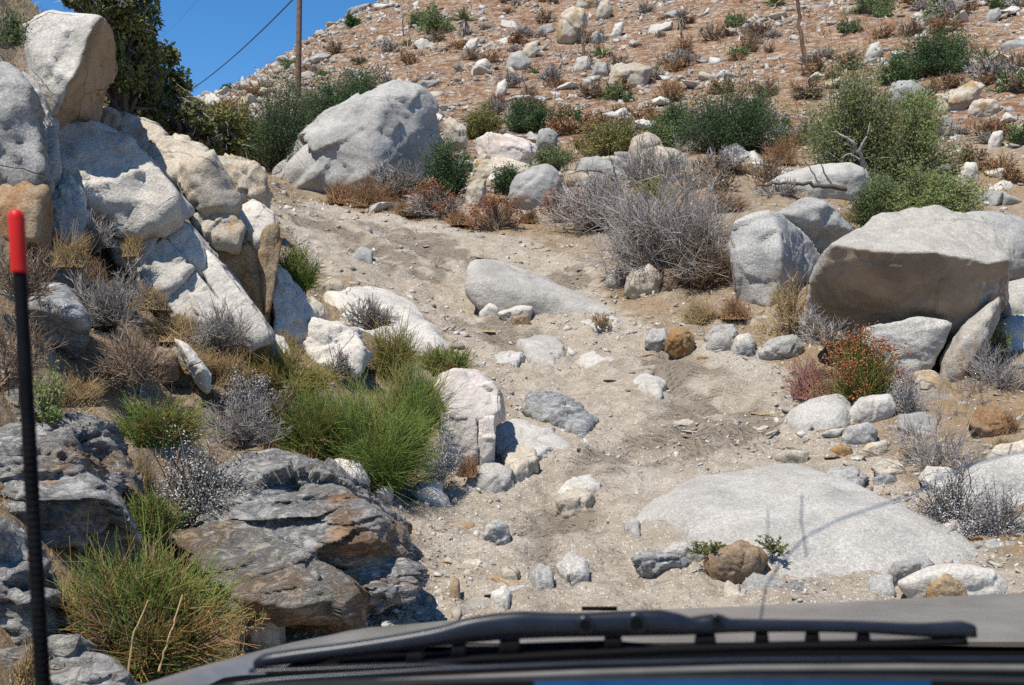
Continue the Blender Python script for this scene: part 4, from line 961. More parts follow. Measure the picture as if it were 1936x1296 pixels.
for i, (pts, lb, mt) in enumerate((
    ([(1052, 70), (1062, 25), (1085, 10), (1108, 20), (1112, 42), (1080, 80)], 'tall leaning pale boulder high on the hillside', 'warm'),
    ([(1088, 14), (1095, -12), (1130, -10), (1128, 14)], 'pale boulder cut by the top of the photo', 'warm'),
    ([(1126, 30), (1135, 2), (1152, 0), (1160, 20), (1140, 34)], 'rounded pale boulder right of the one cut by the top', 'warm'),
    ([(955, 128), (965, 100), (985, 96), (1005, 118), (985, 132)], 'grey boulder with a dark hollow on its left, mid hillside', 'grey'),
    ([(890, 138), (900, 118), (920, 110), (930, 125), (912, 140)], 'pale wedge boulder on the hillside above the yellow green shrub', 'white'),
    ([(1148, 160), (1162, 128), (1200, 120), (1236, 126), (1225, 158), (1180, 165)], 'wide low tan boulder on the lower hillside', 'warm'),
    ([(985, 105), (995, 84), (1015, 78), (1022, 95), (1005, 108)], 'oval pale boulder above the one with the dark hollow', 'warm'),
    ([(1082, 132), (1090, 112), (1112, 108), (1118, 126), (1100, 136)], 'white boulder at the foot of the broken stalk', 'white'),
    ([(1118, 140), (1128, 118), (1148, 120), (1150, 138)], 'grey rounded boulder right of the broken stalk', 'grey'),
    ([(1775, 205), (1795, 180), (1838, 156), (1860, 165), (1848, 190), (1815, 200)], 'flat tan slab jutting over a dark gap on the right hillside', 'warm'),
    ([(1830, 212), (1840, 190), (1880, 186), (1892, 205), (1865, 216)], 'pale boulder supporting the jutting flat slab', 'warm'),
    ([(1676, 195), (1690, 158), (1725, 150), (1752, 170), (1745, 200), (1710, 205)], 'grey ribbed boulder below the dark green hillside shrub', 'grey'),
    ([(1862, 36), (1870, 20), (1888, 14), (1894, 26), (1876, 42)], 'oval grey boulder at the top right of the hillside', 'grey'),
    ([(1636, 104), (1645, 86), (1662, 80), (1668, 98), (1650, 110)], 'bright white boulder left of the dark green hillside shrub', 'white'),
    ([(936, 176), (942, 158), (956, 150), (960, 165), (950, 180)], 'upright white stone on the lower hillside', 'white'),
    ([(1034, 146), (1042, 136), (1056, 138), (1058, 150), (1044, 152)], 'round white stone left of the dry ringed twigs', 'white'),
    ([(1156, 62), (1164, 46), (1178, 40), (1180, 56), (1168, 66)], 'upright pale stone right of the tall leaning boulder', 'white'),
    ([(875, 92), (888, 76), (905, 72), (902, 90), (888, 98)], 'pale slab near the big hillside yucca', 'white'),
    ([(1866, 268), (1876, 250), (1894, 248), (1896, 264), (1880, 276)], 'white stone on the right slope below the jutting slab', 'white'),
    ([(1814, 330), (1824, 308), (1846, 306), (1850, 330), (1830, 338)], 'pale stone at the right end of the yellow green shrub', 'white'))):
    ub, vb = np.mean([q[0] for q in pts]), max(q[1] for q in pts)
    R('boulder', lb, mt, pts, d=hit(ub, vb) - .2, p=16, lvl=5, amp=.05, cat='boulder', sink=.3)
# ------------------------------------------------------------------ shrubs and grasses, one by one
B = plant_at
TW = lambda a, b=None: {'stems': a, 'twigs': b or a}
LF = lambda a, b: {'stems': a, 'foliage': b}
BW = lambda a, b: {'stems': a, 'flower_heads': b}
# green switch plants at lower left and along the trail
B('green_shrub', 'large green and orange clump in front of the schist at lower left', 'shrub', 'broom', 270, 1275, 360, 285, LF('stem_mix', 'stem_mix'), n=1300, d=4.75, extra=[('dry_switches', 'broom', 'stem_olive', (.9, .98, 420), 3)])
B('green_shrub', 'small green tuft above the large clump at lower left', 'shrub', 'broom', 290, 1010, 120, 95, LF('stem_green', 'stem_green'), n=260, d=5.9)
B('green_shrub', 'bright green bush on the bank left of the pinkish boulder', 'shrub', 'broom', 700, 918, 265, 215, LF('stem_lime', 'stem_lime'), n=1250, extra=[('dry_switches', 'broom', 'stem_olive', (.85, .8, 130), 5)])
B('green_shrub', 'green bush left of and behind the bright green bush', 'shrub', 'broom', 590, 865, 200, 175, LF('stem_green', 'stem_lime'), n=620)
B('green_shrub', 'green bush climbing the pinkish boulder', 'shrub', 'broom', 772, 832, 165, 170, LF('stem_lime', 'stem_lime'), n=600, d=10.2)
B('green_shrub', 'olive green bush behind the climbing green bush', 'shrub', 'broom', 742, 718, 140, 130, LF('stem_green', 'stem_olive'), n=330)
B('green_shrub', 'low green tuft at the trail edge above the pinkish boulder', 'shrub', 'broom', 843, 706, 130, 72, LF('stem_green', 'stem_green'), n=340, d=11.3)
B('green_shrub', 'yellow olive grassy shrub on the left bank', 'shrub', 'broom', 530, 745, 210, 115, LF('stem_olive', 'stem_olive'), n=520)
B('green_shrub', 'green tuft growing behind the standing brown flake', 'shrub', 'broom', 560, 552, 90, 110, LF('stem_lime', 'stem_green'), n=280, d=12.6)
B('green_shrub', 'dark green rushy clump above the white leaved shrub', 'shrub', 'broom', 300, 835, 210, 100, LF('stem_green', 'stem_green'), n=380, d=7.0)
B('green_shrub', 'bright green leafy sprig beside the mast', 'shrub', 'leafy', 90, 795, 80, 115, LF('stem_brown', 'leaf_pale'), n=45, d=6.4)
B('grass_tuft', 'dry yellow tuft between the schist outcrop and the white leaved shrub', 'grass', 'grass', 268, 925, 80, 90, 'straw', n=220, d=6.6)
B('white_shrub', 'twiggy shrub with whitish leaves above the schist ledge', 'shrub', 'sage', 375, 985, 240, 200, LF('stem_dark', 'leaf_white'), n=330, d=6.75)
B('white_shrub', 'whitish leaved shrub left of the pinkish split face', 'shrub', 'sage', 828, 912, 100, 125, LF('stem_grey', 'leaf_white'), n=190, d=9.7)
B('white_shrub', 'whitish leaved shrub behind the olive grassy shrub', 'shrub', 'sage', 470, 770, 130, 90, LF('stem_dark', 'leaf_white'), n=120, d=9.0)
B('white_shrub', 'small whitish shrub between the olive and bright green bushes', 'shrub', 'sage', 640, 715, 80, 70, LF('stem_dark', 'leaf_white'), n=110)
B('white_shrub', 'whitish leaved shrub over the right rim of the huge slab', 'shrub', 'sage', 1800, 1000, 220, 150, LF('stem_dark', 'leaf_white'), n=330, d=8.35)
B('white_shrub', 'whitish shrub in front of the rough pale boulder at the right edge', 'shrub', 'sage', 1885, 1010, 160, 110, LF('stem_grey', 'leaf_white'), n=200, d=8.2)
B('white_shrub', 'pale leaved shrub at the right of the red flowering shrub', 'shrub', 'sage', 1715, 775, 90, 90, LF('stem_grey', 'leaf_white'), n=110, d=11.1)
# dead and twiggy
B('dead_shrub', 'big grey dead bush on the right side of the trail', 'shrub', 'twig', 1270, 534, 310, 215, TW('stem_brown', 'stem_grey'), n=170)
B('dead_shrub', 'second grey dead bush leaning left behind the big one', 'shrub', 'twig', 1130, 435, 190, 125, TW('stem_brown', 'stem_grey'), n=90)
B('dead_shrub', 'dense brown twigs at the lower right of the big dead bush', 'shrub', 'twig', 1330, 545, 130, 110, TW('stem_brown', 'stem_brown'), n=70)
B('dead_shrub', 'grey dead bush right of the dark branch, behind the big one', 'shrub', 'twig', 1230, 345, 150, 85, TW('stem_grey'), n=55, d=25.5)
B('dead_shrub', 'pale thin twigs in front of the tilted slab', 'shrub', 'twig', 1775, 905, 150, 145, TW('stem_grey'), n=40, d=9.6)
B('dead_shrub', 'grey twiggy bush under the huge overhanging boulder at right', 'shrub', 'twig', 1880, 760, 150, 130, TW('stem_grey'), n=60, d=11.5)
B('dead_shrub', 'brown twiggy bush beside the cream rounded rock', 'shrub', 'twig', 1835, 825, 110, 80, TW('stem_brown', 'stem_grey'), n=45, d=10.9)
B('dead_shrub', 'wispy pale twigs against the dark side of the sharp sided boulder', 'shrub', 'twig', 1500, 650, 120, 140, TW('stem_grey', 'straw'), n=34, d=13.9)
B('dead_shrub', 'dry weeds left of the huge overhanging boulder', 'shrub', 'twig', 1560, 650, 110, 80, TW('straw', 'stem_grey'), n=30, d=12.4)
B('dead_shrub', 'grey dead tuft on the long low white rock', 'shrub', 'twig', 695, 618, 105, 62, TW('stem_grey'), n=50, d=12.6)
B('dead_shrub', 'grey brown dead brush below the cracked white slab', 'shrub', 'twig', 420, 665, 130, 100, TW('stem_brown', 'stem_grey'), n=55, d=9.6)
B('dead_shrub', 'dark dead brush right of the grey topped block', 'shrub', 'twig', 205, 620, 170, 120, TW('stem_dark', 'stem_grey'), n=75, d=8.4)
B('dead_shrub', 'dead brush with looping pale stems in the middle of the left bank', 'shrub', 'twig', 255, 740, 180, 130, TW('stem_grey', 'stem_brown'), n=60, d=7.8)
B('dead_shrub', 'dead twigs at the left edge below the grey topped block', 'shrub', 'twig', 20, 720, 170, 130, TW('stem_grey', 'stem_brown'), n=50, d=6.6)
B('dead_shrub', 'dead twigs left of the grey topped block behind the mast', 'shrub', 'twig', 30, 560, 140, 120, TW('stem_grey', 'stem_brown'), n=45, d=7.4)
B('dead_shrub', 'small dead twigs beside the small white block', 'shrub', 'twig', 185, 470, 70, 70, TW('stem_brown', 'stem_grey'), n=30, d=9.5)
B('dead_shrub', 'tangle of dead stems beside the white block at the hood edge', 'shrub', 'twig', 455, 1190, 150, 90, TW('stem_grey', 'straw'), n=40, d=6.1)
B('dead_shrub', 'brown dead brush left of the bright green bush', 'shrub', 'twig', 460, 840, 170, 100, TW('stem_brown', 'stem_grey'), n=55, d=8.2)
B('dead_shrub', 'brown brush under the olive grassy shrub', 'shrub', 'twig', 520, 795, 110, 70, TW('stem_dark', 'stem_brown'), n=36, d=9.1)
B('dead_shrub', 'grey twigs at the right foot of the big dome boulder', 'shrub', 'twig', 745, 370, 120, 75, TW('stem_brown', 'stem_grey'), n=50, d=24.2)
B('dead_shrub', 'grey twigs in front of the long smooth boulder', 'shrub', 'twig', 1470, 385, 90, 60, TW('stem_grey'), n=40, d=22.4)
B('dead_shrub', 'low grey weeds at the tail of the whale-backed boulder', 'shrub', 'twig', 1140, 616, 70, 28, TW('stem_grey', 'straw'), n=24, d=15.0)
# flowering buckwheat
B('flowering_shrub', 'rusty red flowering shrub below the huge overhanging boulder', 'shrub', 'buckwheat', 1625, 760, 235, 150, BW('stem_green', 'flower_rust'), n=720, d=11.6)
B('flowering_shrub', 'pink wispy dry plant at the left of the rusty red flowering shrub', 'shrub', 'grass', 1540, 748, 150, 90, 'straw_pink', n=420, d=11.9, lean=-.4)
B('flowering_shrub', 'round rusty flowering shrub at the far edge of the trail', 'shrub', 'buckwheat', 935, 436, 125, 78, BW('stem_brown', 'flower_rust'), n=380)
B('flowering_shrub', 'brown flowering shrub left of the round rusty one', 'shrub', 'buckwheat', 822, 412, 120, 82, BW('stem_brown', 'flower_rust'), n=260, extra=[('twigs', 'twig', 'stem_grey', (.9, .8, 40), 2)])
B('flowering_shrub', 'rusty tinged shrub behind the left dead bush', 'shrub', 'buckwheat', 1065, 420, 110, 90, BW('stem_brown', 'flower_rust'), n=160)
# dry grass clumps
for u, v, w, h, lb, mt, dd in (
    (700, 392, 130, 75, 'orange dry grass at the foot of the big dome boulder', 'straw_rust', None),
    (640, 385, 80, 55, 'orange grass left of the dry grass at the dome boulder', 'straw_rust', None),
    (770, 408, 90, 45, 'orange grass under the brown flowering shrub', 'straw_rust', None),
    (870, 425, 90, 32, 'low orange grass left of the round rusty shrub', 'straw_rust', None),
    (1000, 420, 60, 35, 'low orange grass right of the round rusty shrub', 'straw_rust', None),
    (1370, 398, 120, 50, 'orange grass above the sharp sided boulder', 'straw_rust', None),
    (1480, 312, 110, 60, 'rusty grass between the dark shrub and the long smooth boulder', 'straw_rust', None),
    (1395, 330, 90, 35, 'straw grass on the low pale boulder', 'straw', None),
    (1325, 608, 110, 62, 'tan dry grass right of the whale-backed boulder', 'straw', None),
    (1390, 600, 90, 55, 'brown dry grass at the foot of the sharp sided boulder', 'straw_rust', 14.6),
    (1890, 812, 110, 45, 'orange grass at the right edge', 'straw_rust', None),
    (1900, 850, 80, 26, 'low tan grass at the right edge below the orange grass', 'straw', None),
    (1620, 420, 90, 50, 'yellow grass between the pitted boulder and the huge one', 'straw', None),
    (130, 500, 110, 90, 'tan dry grass beside the brown left edge boulder', 'straw', 8.7),
    (170, 560, 130, 80, 'brown dry grass above the grey topped block', 'straw_rust', 8.9),
    (330, 640, 150, 75, 'tan dry grass below the cracked white slab', 'straw', 9.6),
    (120, 610, 150, 80, 'straw grass over the grey topped block', 'straw', 8.3),
    (360, 700, 150, 70, 'straw grass right of the pale thin slab', 'straw', 9.2),
    (280, 580, 120, 70, 'straw grass at the left foot of the cracked white slab', 'straw', 9.5),
    (150, 760, 130, 80, 'straw grass above the bright green sprig', 'straw', 7.0),
    (440, 640, 90, 50, 'straw grass at the tip of the cracked white slab', 'straw', 10.4),
    (430, 720, 150, 70, 'straw grass left of the olive grassy shrub', 'straw', 9.3),
    (230, 700, 130, 80, 'straw grass in the dead brush of the left bank', 'straw', 8.2),
    (420, 1255, 120, 90, 'dead yellow grass at the hood edge', 'straw', 5.6),
    (885, 895, 60, 45, 'orange grass at the foot of the pinkish split face', 'straw_rust', 9.9),
    (60, 1290, 110, 85, 'straw coloured grass in the bottom left corner', 'straw', 4.1),
    (540, 680, 90, 60, 'straw grass below the leaning white rock', 'straw', 11.0),
    (250, 480, 60, 50, 'tan grass left of the cracked white slab', 'straw', 9.9)):
    B('grass_tuft', lb, 'grass', 'grass', u, v, w, h, mt, d=dd, n=int(180 + w * 2.4))
# green shrubs beyond the trail
def L(lb, u, v, w, h, leaf, stem='stem_dark', n=260, d=None, **k):
    return B('leafy_shrub', lb, 'shrub', 'leafy', u, v, w, h, LF(stem, leaf), n=n, d=d, **k)
L('dark green shrub in front of the right end of the dome boulder', 850, 372, 135, 130, 'leaf_dark', n=420, d=24.3)
L('dark green shrub left of the dome boulder', 525, 325, 215, 195, 'leaf_dark', n=800, d=26.2)
L('dark green shrub on top of the dome boulder, reaching right', 655, 245, 230, 145, 'leaf_dark', n=700, d=29.5)
L('green shrub between the leafy tree and the dark shrubs', 455, 300, 130, 120, 'leaf_yellow', n=330, d=26.5)
L('yellow green shrub behind the right side of the dome boulder', 915, 262, 100, 75, 'leaf_yellow', n=280)
L('dark green shrub right of the yellow green one', 1000, 252, 110, 80, 'leaf_dark', n=300)
L('dark green pointed shrub above the broad cream rock', 1078, 250, 75, 62, 'leaf_dark', n=200)
L('small green shrub before the broad cream rock', 965, 368, 80, 66, 'leaf_dark', n=180, d=24.5)
L('sparse green shrub beside the small round rock', 1048, 320, 120, 65, 'leaf_mid', n=130, d=27.0)
L('long olive yellow shrub along the foot of the hill', 1160, 300, 190, 85, 'leaf_yellow', n=440)
L('olive green shrub behind the tall rounded boulder', 1250, 290, 110, 75, 'leaf_mid', n=220)
L('olive sprig on top of the big dead bush', 1245, 375, 100, 65, 'leaf_yellow', n=130, d=20.5)
L('large dark green shrub at the foot of the hillside', 1365, 290, 250, 165, 'leaf_dark', n=900)
L('dark green shrub joined to the left of the large dark one', 1275, 275, 110, 100, 'leaf_dark', n=280, d=33)
L('tall pale green airy shrub on the right', 1600, 345, 300, 270, 'leaf_pale', n=720, d=26.0, lsc=1.4, extra=[('twigs', 'twig', 'stem_grey', (.7, .7, 10), 2)])
L('pale green airy shrub behind the tall one', 1710, 335, 260, 190, 'leaf_pale', n=480, d=26.5, lsc=1.4, extra=[('twigs', 'twig', 'stem_grey', (.8, .7, 10), 4)])
L('broad green shrub behind the huge overhanging boulder', 1740, 428, 270, 130, 'leaf_pale', n=700, d=19.8, lsc=1.4)
L('green grey shrub left of the broad green one', 1650, 425, 130, 95, 'leaf_mid', n=300, d=19.6)
L('yellow flowering shrub among the broad green shrub', 1760, 385, 140, 75, 'leaf_yellow', n=240, d=21.5)
L('dark green shrub high on the right hillside', 1765, 145, 190, 105, 'leaf_dark', n=520)
L('dark green shrub left of the high hillside one', 1690, 160, 90, 70, 'leaf_dark', n=180)
L('grey green shrub near the big hillside yucca', 830, 62, 80, 62, 'leaf_mid', n=160)
L('grey green shrub at the top of the hillside right of centre', 1650, 25, 120, 50, 'leaf_mid', 'stem_grey', n=160)
L('small dark shrub on the ridge line', 668, 50, 40, 22, 'leaf_dark', n=80)
L('small dark shrub on the ridge near the wire', 428, 178, 30, 22, 'leaf_dark', n=60, d=72)
L('grey green shrub on the ridge right of the pole', 790, 50, 50, 34, 'leaf_mid', 'stem_grey', n=80)
L('thin green shrub at the lower right edge of the huge boulder', 1890, 660, 50, 70, 'leaf_pale', n=40, d=12.4)
L('low dark herb growing at the left end of the huge slab', 1345, 1042, 120, 24, 'leaf_oak', n=20, d=7.75)
L('low dark herb on the huge slab behind the brown rock', 1462, 1036, 85, 26, 'leaf_oak', n=14, d=7.8)
L('green sprig hanging over the upper left corner', 10, 85, 90, 95, 'leaf_mid', 'stem_grey', n=110, d=9.3)

def tree(label, u, v, d, wpx, hpx, seed, leaf, n, clumps, trunk_r=.09, height_lean=0.1):
    """trunk with limbs and a crown of leaf clumps"""
    rng = np.random.RandomState(seed)
    base = P(u, v, d); w, h = wpx / F * d, hpx / F * d
    e = bpy.data.objects.new('leafy_tree', None); col.objects.link(e); e.location = Vector(tuple(map(float, base)))
    tag(e, label, 'tree')
    # trunk and limbs
    Vs, Fs, Ts, o = [], [], [], 0
    C = []
    k = clumps
    a = rng.uniform(0, 2 * math.pi, k); zz = rng.uniform(.12, 1, k); rr = np.sqrt(1 - (zz * 1.2 - .5) ** 2 / 1.3) * rng.uniform(.45, 1, k)
    C = np.stack([np.cos(a) * rr * w / 2, np.sin(a) * rr * w / 2, zz * h], 1)
    st = np.stack([rng.normal(size=k) * .05, rng.normal(size=k) * .05, rng.uniform(.02, .35, k) * h], 1)
    s = np.linspace(0, 1, 6)[None, :, None]
    ctrl = st * .5 + C * .5 + rng.normal(size=(k, 3)) * w * .08
    limb = st[:, None] * (1 - s) ** 2 + 2 * ctrl[:, None] * s * (1 - s) + C[:, None] * s ** 2
    V, Fc, per = tubes(limb, np.full(k, trunk_r * .5), np.full(k, .008), 5)
    tk = np.stack([np.linspace(0, height_lean, 6), np.zeros(6), np.linspace(-.4, h * .45, 6)], 1)[None] + rng.normal(size=(1, 6, 3)) * .03
    V2, F2, p2 = tubes(tk, np.array([trunk_r]), np.array([trunk_r * .5]), 7)
    V = np.vstack([V2, V]); Fc = np.vstack([F2, Fc + len(V2)])
    link('trunk', make_mesh('tree_trunk', V, Fc, M['stem_dark'], True, {'tint': rng.uniform(0, 1, len(V))}), e)
    m = n; j = rng.randint(0, k, m)
    r = rng.normal(size=(m, 3)); r /= np.linalg.norm(r, axis=1)[:, None]
    pos = C[j] + r * (rng.uniform(.2, 1, m) ** .5)[:, None] * np.array([w, w, h * .8]) * .10 * rng.uniform(.6, 1.3, k)[j][:, None]
    dr = r + np.array([0, 0, -.3]) + rng.normal(size=(m, 3)) * .6
    V, Fc = leaves(pos, dr, .07, .05, rng)
    link('crown', make_mesh('tree_crown', V, Fc, M[leaf], False, {'tint': np.repeat(np.clip(rng.uniform(.1, .9, k)[j] + rng.normal(size=m) * .15, 0, 1), 4)}), e)['kind'] = 'stuff'
    # bare twigs through the crown
    j2 = rng.randint(0, k, 500); s0 = C[j2] + rng.normal(size=(500, 3)) * w * .05; e0 = s0 + rng.normal(size=(500, 3)) * w * .09
    V, Fc, per = tubes(np.stack([s0, (s0 + e0) / 2 + rng.normal(size=s0.shape) * .02, e0], 1), np.full(500, .006), np.full(500, .003))
    link('twigs', make_mesh('tree_twigs', V, Fc, M['stem_grey'], False, {'tint': np.repeat(rng.uniform(0, 1, 500), per)}), e)['kind'] = 'stuff'
    return e
tree('dark leafy tree behind the overhanging block at upper left', 228, 250, 14.6, 140, 320, 11, 'leaf_oak', 8000, 80)
tree('bushy leafy tree right of the overhanging block, against the sky', 290, 270, 15.6, 130, 185, 12, 'leaf_oak', 4600, 50)
tree('yellow green leafy tree at the right end of the pale ledge', 395, 315, 17.0, 120, 120, 13, 'leaf_yellow', 5200, 34)
tree('low yellow green tree above the broad pale block', 350, 270, 14.9, 110, 70, 15, 'leaf_oak', 2600, 20)
tree('leafy tree cut by the top left of the photo', 195, 60, 14.2, 140, 120, 14, 'leaf_oak', 4500, 30)
# ------------------------------------------------------------------ dead branch, yuccas, pole
def branchy(name, label, cat, polys, mat, part='limb', sides=6):
    """polys: (pixel points with depth, start radius, end radius)"""
    e = None
    P0 = P(*polys[0][0][0]); e = bpy.data.objects.new(name, None); col.objects.link(e); e.location = Vector(tuple(map(float, P0)))
    tag(e, label, cat)
    rng = np.random.RandomState(len(label))
    for pts, r0, r1 in polys:
        q = np.array([P(*a) for a in pts]) - P0
        tt = np.linspace(0, len(q) - 1, 4 * len(q)); i0 = np.minimum(tt.astype(int), len(q) - 2); f = (tt - i0)[:, None]
        q = q[i0] * (1 - f) + q[i0 + 1] * f; q[1:-1] += rng.normal(size=q[1:-1].shape) * r0 * .35
        V, Fc, per = tubes(q[None], np.array([r0]), np.array([r1]), sides)
        link(part, make_mesh(part, V, Fc, M[mat], True, {'tint': np.full(len(V), .5)}), e)
    return e
D = 22.0
branchy('dead_branch', 'dark fallen branch in front of the long smooth boulder', 'branch', [
    ([(1600, 358, D), (1560, 352, D), (1520, 346, D + .1), (1480, 348, D + .2), (1430, 352, D + .3)], .055, .018),
    ([(1575, 355, D), (1560, 330, D + .2), (1548, 300, D + .3)], .025, .008), ([(1550, 350, D), (1535, 325, D + .3), (1520, 300, D + .4)], .02, .006)], 'stem_dark')
D = 25.0
branchy('dead_branch', 'bare grey branching trunk inside the tall pale green shrub', 'branch', [
    ([(1640, 345, D), (1632, 310, D), (1622, 280, D - .2), (1600, 260, D - .3), (1575, 250, D - .3)], .06, .015),
    ([(1625, 285, D - .2), (1640, 255, D - .3), (1645, 230, D - .3)], .03, .01), ([(1630, 305, D), (1605, 290, D), (1590, 300, D)], .022, .008),
    ([(1645, 340, D), (1620, 320, D), (1605, 300, D)], .03, .01)], 'stem_grey')
D = 21.0
branchy('dead_branch', 'bare dark branch rising from the dead bushes', 'branch', [
    ([(1185, 395, D), (1165, 345, D), (1140, 325, D), (1105, 322, D), (1075, 330, D)], .028, .008),
    ([(1165, 345, D), (1160, 315, D), (1150, 290, D)], .02, .006), ([(1215, 400, D), (1212, 350, D), (1218, 320, D), (1200, 300, D)], .022, .006)], 'stem_dark')
branchy('dead_branch', 'dark stick lying under the olive grassy shrub', 'branch', [([(380, 766, 8.6), (430, 772, 8.7), (490, 776, 8.8)], .018, .012)], 'stem_dark')
branchy('dead_branch', 'pale stick arching through the large green clump', 'branch', [([(300, 1270, 4.35), (320, 1205, 4.4), (345, 1125, 4.5)], .0045, .003)], 'straw')
branchy('dead_branch', 'pale stick left of the arching one in the green clump', 'branch', [([(240, 1290, 4.3), (252, 1200, 4.35), (280, 1135, 4.45)], .0045, .003)], 'straw')

def yucca(label, u, v, wpx, hpx, mat, seed, trunk=True, n=90, dead=False):
    rng = np.random.RandomState(seed); d = hit(u, v) - .3; base = P(u, v, d); w, h = wpx / F * d, hpx / F * d
    e = bpy.data.objects.new('yucca', None); col.objects.link(e); e.location = Vector(tuple(map(float, base))); tag(e, label, 'yucca')
    z0 = h * .45 if trunk else .1
    if trunk:
        V, Fc, per = tubes(np.array([[(0, 0, -.3), (0.02, 0, z0 * .5), (0, 0, z0)]]), np.array([w * .12]), np.array([w * .1]), 7)
        link('trunk', make_mesh('yucca_trunk', V, Fc, M['yucca_dry'], True, {'tint': rng.uniform(0, 1, len(V))}), e)
        m = 60; a = rng.uniform(0, 6.28, m); zs = rng.uniform(.3, 1, m) * z0
        pos = np.stack([np.cos(a) * w * .1, np.sin(a) * w * .1, zs], 1); dr = np.stack([np.cos(a) * .4, np.sin(a) * .4, -np.ones(m)], 1)
        V, Fc = leaves(pos, dr, h * .3, w * .06, rng)
        link('dead_leaves', make_mesh('yucca_skirt', V, Fc, M['yucca_dry'], False, {'tint': np.repeat(rng.uniform(0, 1, m), 4)}), e)
    a = rng.uniform(0, 6.28, n); el = np.arcsin(rng.uniform(-.15 if trunk else .02, 1, n))
    dr = np.stack([np.cos(a) * np.cos(el), np.sin(a) * np.cos(el), np.sin(el)], 1)
    V, Fc = leaves(np.tile([0, 0, z0], (n, 1)) + dr * .05, dr, w * .55, max(.05, w * .06), rng)
    link('leaves', make_mesh('yucca_leaves', V, Fc, M[mat], False, {'tint': np.repeat(rng.uniform(0, 1, n), 4)}), e)
    return e
yucca('big yellow green yucca with a dead skirt high on the hillside', 878, 68, 48, 66, 'yucca', 1)
yucca('small blue green yucca right of the broken stalk', 1140, 108, 44, 32, 'yucca', 2, False)
yucca('pale yellow yucca beside the dark shrub on the right hillside', 1863, 118, 40, 40, 'yucca', 3, False)
yucca('dead white yucca rosette at the foot of the tall stalk', 1527, 128, 40, 18, 'yucca_dry', 4, False, 70)
yucca('dead grey yucca rosette below the broken stalk', 1108, 128, 44, 20, 'yucca_dry', 5, False, 70)
yucca('dark yucca cut by the top of the photo beside the tall stalk', 1466, 12, 46, 24, 'yucca', 6, False)
yucca('grey dead headed yucca at the middle of the hillside', 1288, 55, 38, 46, 'yucca_dry', 7)
def stalk(label, pts, r):
    d = hit(pts[0][0], pts[0][1]) - .2
    return branchy('yucca_stalk', label, 'stalk', [([(u, v, d) for u, v in pts], r, r * .6)], 'wood', 'stem')
stalk('tall leaning brown flower stalk on the right hillside', [(1524, 118), (1514, 60), (1505, -6), (1498, -60)], .10)
stalk('broken grey flower stalk in the middle of the hillside', [(1107, 112), (1103, 80), (1098, 48)], .10)
stalk('short bare stalk below the grey dead headed yucca', [(1290, 88), (1289, 60)], .09)
stalk('thin dark stalk near the top of the ridge', [(763, 68), (761, 28)], .06)

# utility pole and its wire
e = bpy.data.objects.new('utility_pole', None); col.objects.link(e); PD = 57.0
pb = P(563, 178, PD); e.location = Vector(tuple(map(float, pb))); tag(e, 'brown wooden utility pole on the ridge against the blue sky', 'pole')
top = P(569, -190, PD) - pb
V, Fc, per = tubes(np.linspace([0, 0, -1.0], top, 12)[None], np.array([.15]), np.array([.115]), 10)
link('shaft', make_mesh('pole_shaft', V, Fc, M['wood'], True), e)
def box(c, s):
    c, s = np.array(c, float), np.array(s, float) / 2
    V = np.array([(x, y, z) for x in (-1, 1) for y in (-1, 1) for z in (-1, 1)]) * s + c
    return V, np.array([(0, 1, 3, 2), (4, 6, 7, 5), (0, 4, 5, 1), (2, 3, 7, 6), (0, 2, 6, 4), (1, 5, 7, 3)])
V, Fc = box(top + [0, -.2, -.5], (2.2, .1, .12)); link('crossarm', make_mesh('pole_crossarm', V, Fc, M['wood'], False), e)
att = P(567, -14, PD) - pb
V, Fc = box(att + [-.1, -.16, 0], (.12, .1, .2)); link('bracket', make_mesh('pole_bracket', V, Fc, M['cable'], False), e)
def wire(label, pts, r):
    q = np.array([P(*a) for a in pts]); n = 24; tt = np.linspace(0, 1, n)
    A, Bq = q[0], q[1]; line = A + (Bq - A) * tt[:, None]; line[:, 2] -= 4 * tt * (1 - tt) * pts[2][0] if len(pts) > 2 and len(pts[2]) == 1 else 0
    o = line[0].copy(); V, Fc, per = tubes((line - o)[None], np.array([r]), np.array([r]), 5)
    return tag(link('overhead_wire', make_mesh('overhead_wire', V, Fc, M['cable'], True), None, o), label, 'wire')
def wire2(label, a, b, sag, r):
    q0, q1 = P(*a), P(*b); tt = np.linspace(0, 1, 24); line = q0 + (q1 - q0) * tt[:, None]; line[:, 2] -= 4 * sag * tt * (1 - tt)
    V, Fc, per = tubes((line - q0)[None], np.array([r]), np.array([r]), 5)
    return tag(link('overhead_wire', make_mesh('overhead_wire', V, Fc, M['cable'], True), None, q0), label, 'wire')
wire2('dark cable running down left from the utility pole', (565, -12, PD - .2), (335, 186, 95), .45, .035)
wire2('thin faint wire high in the sky left of the pole', (500, -150, PD - .3), (250, 120, 98), .5, .006)

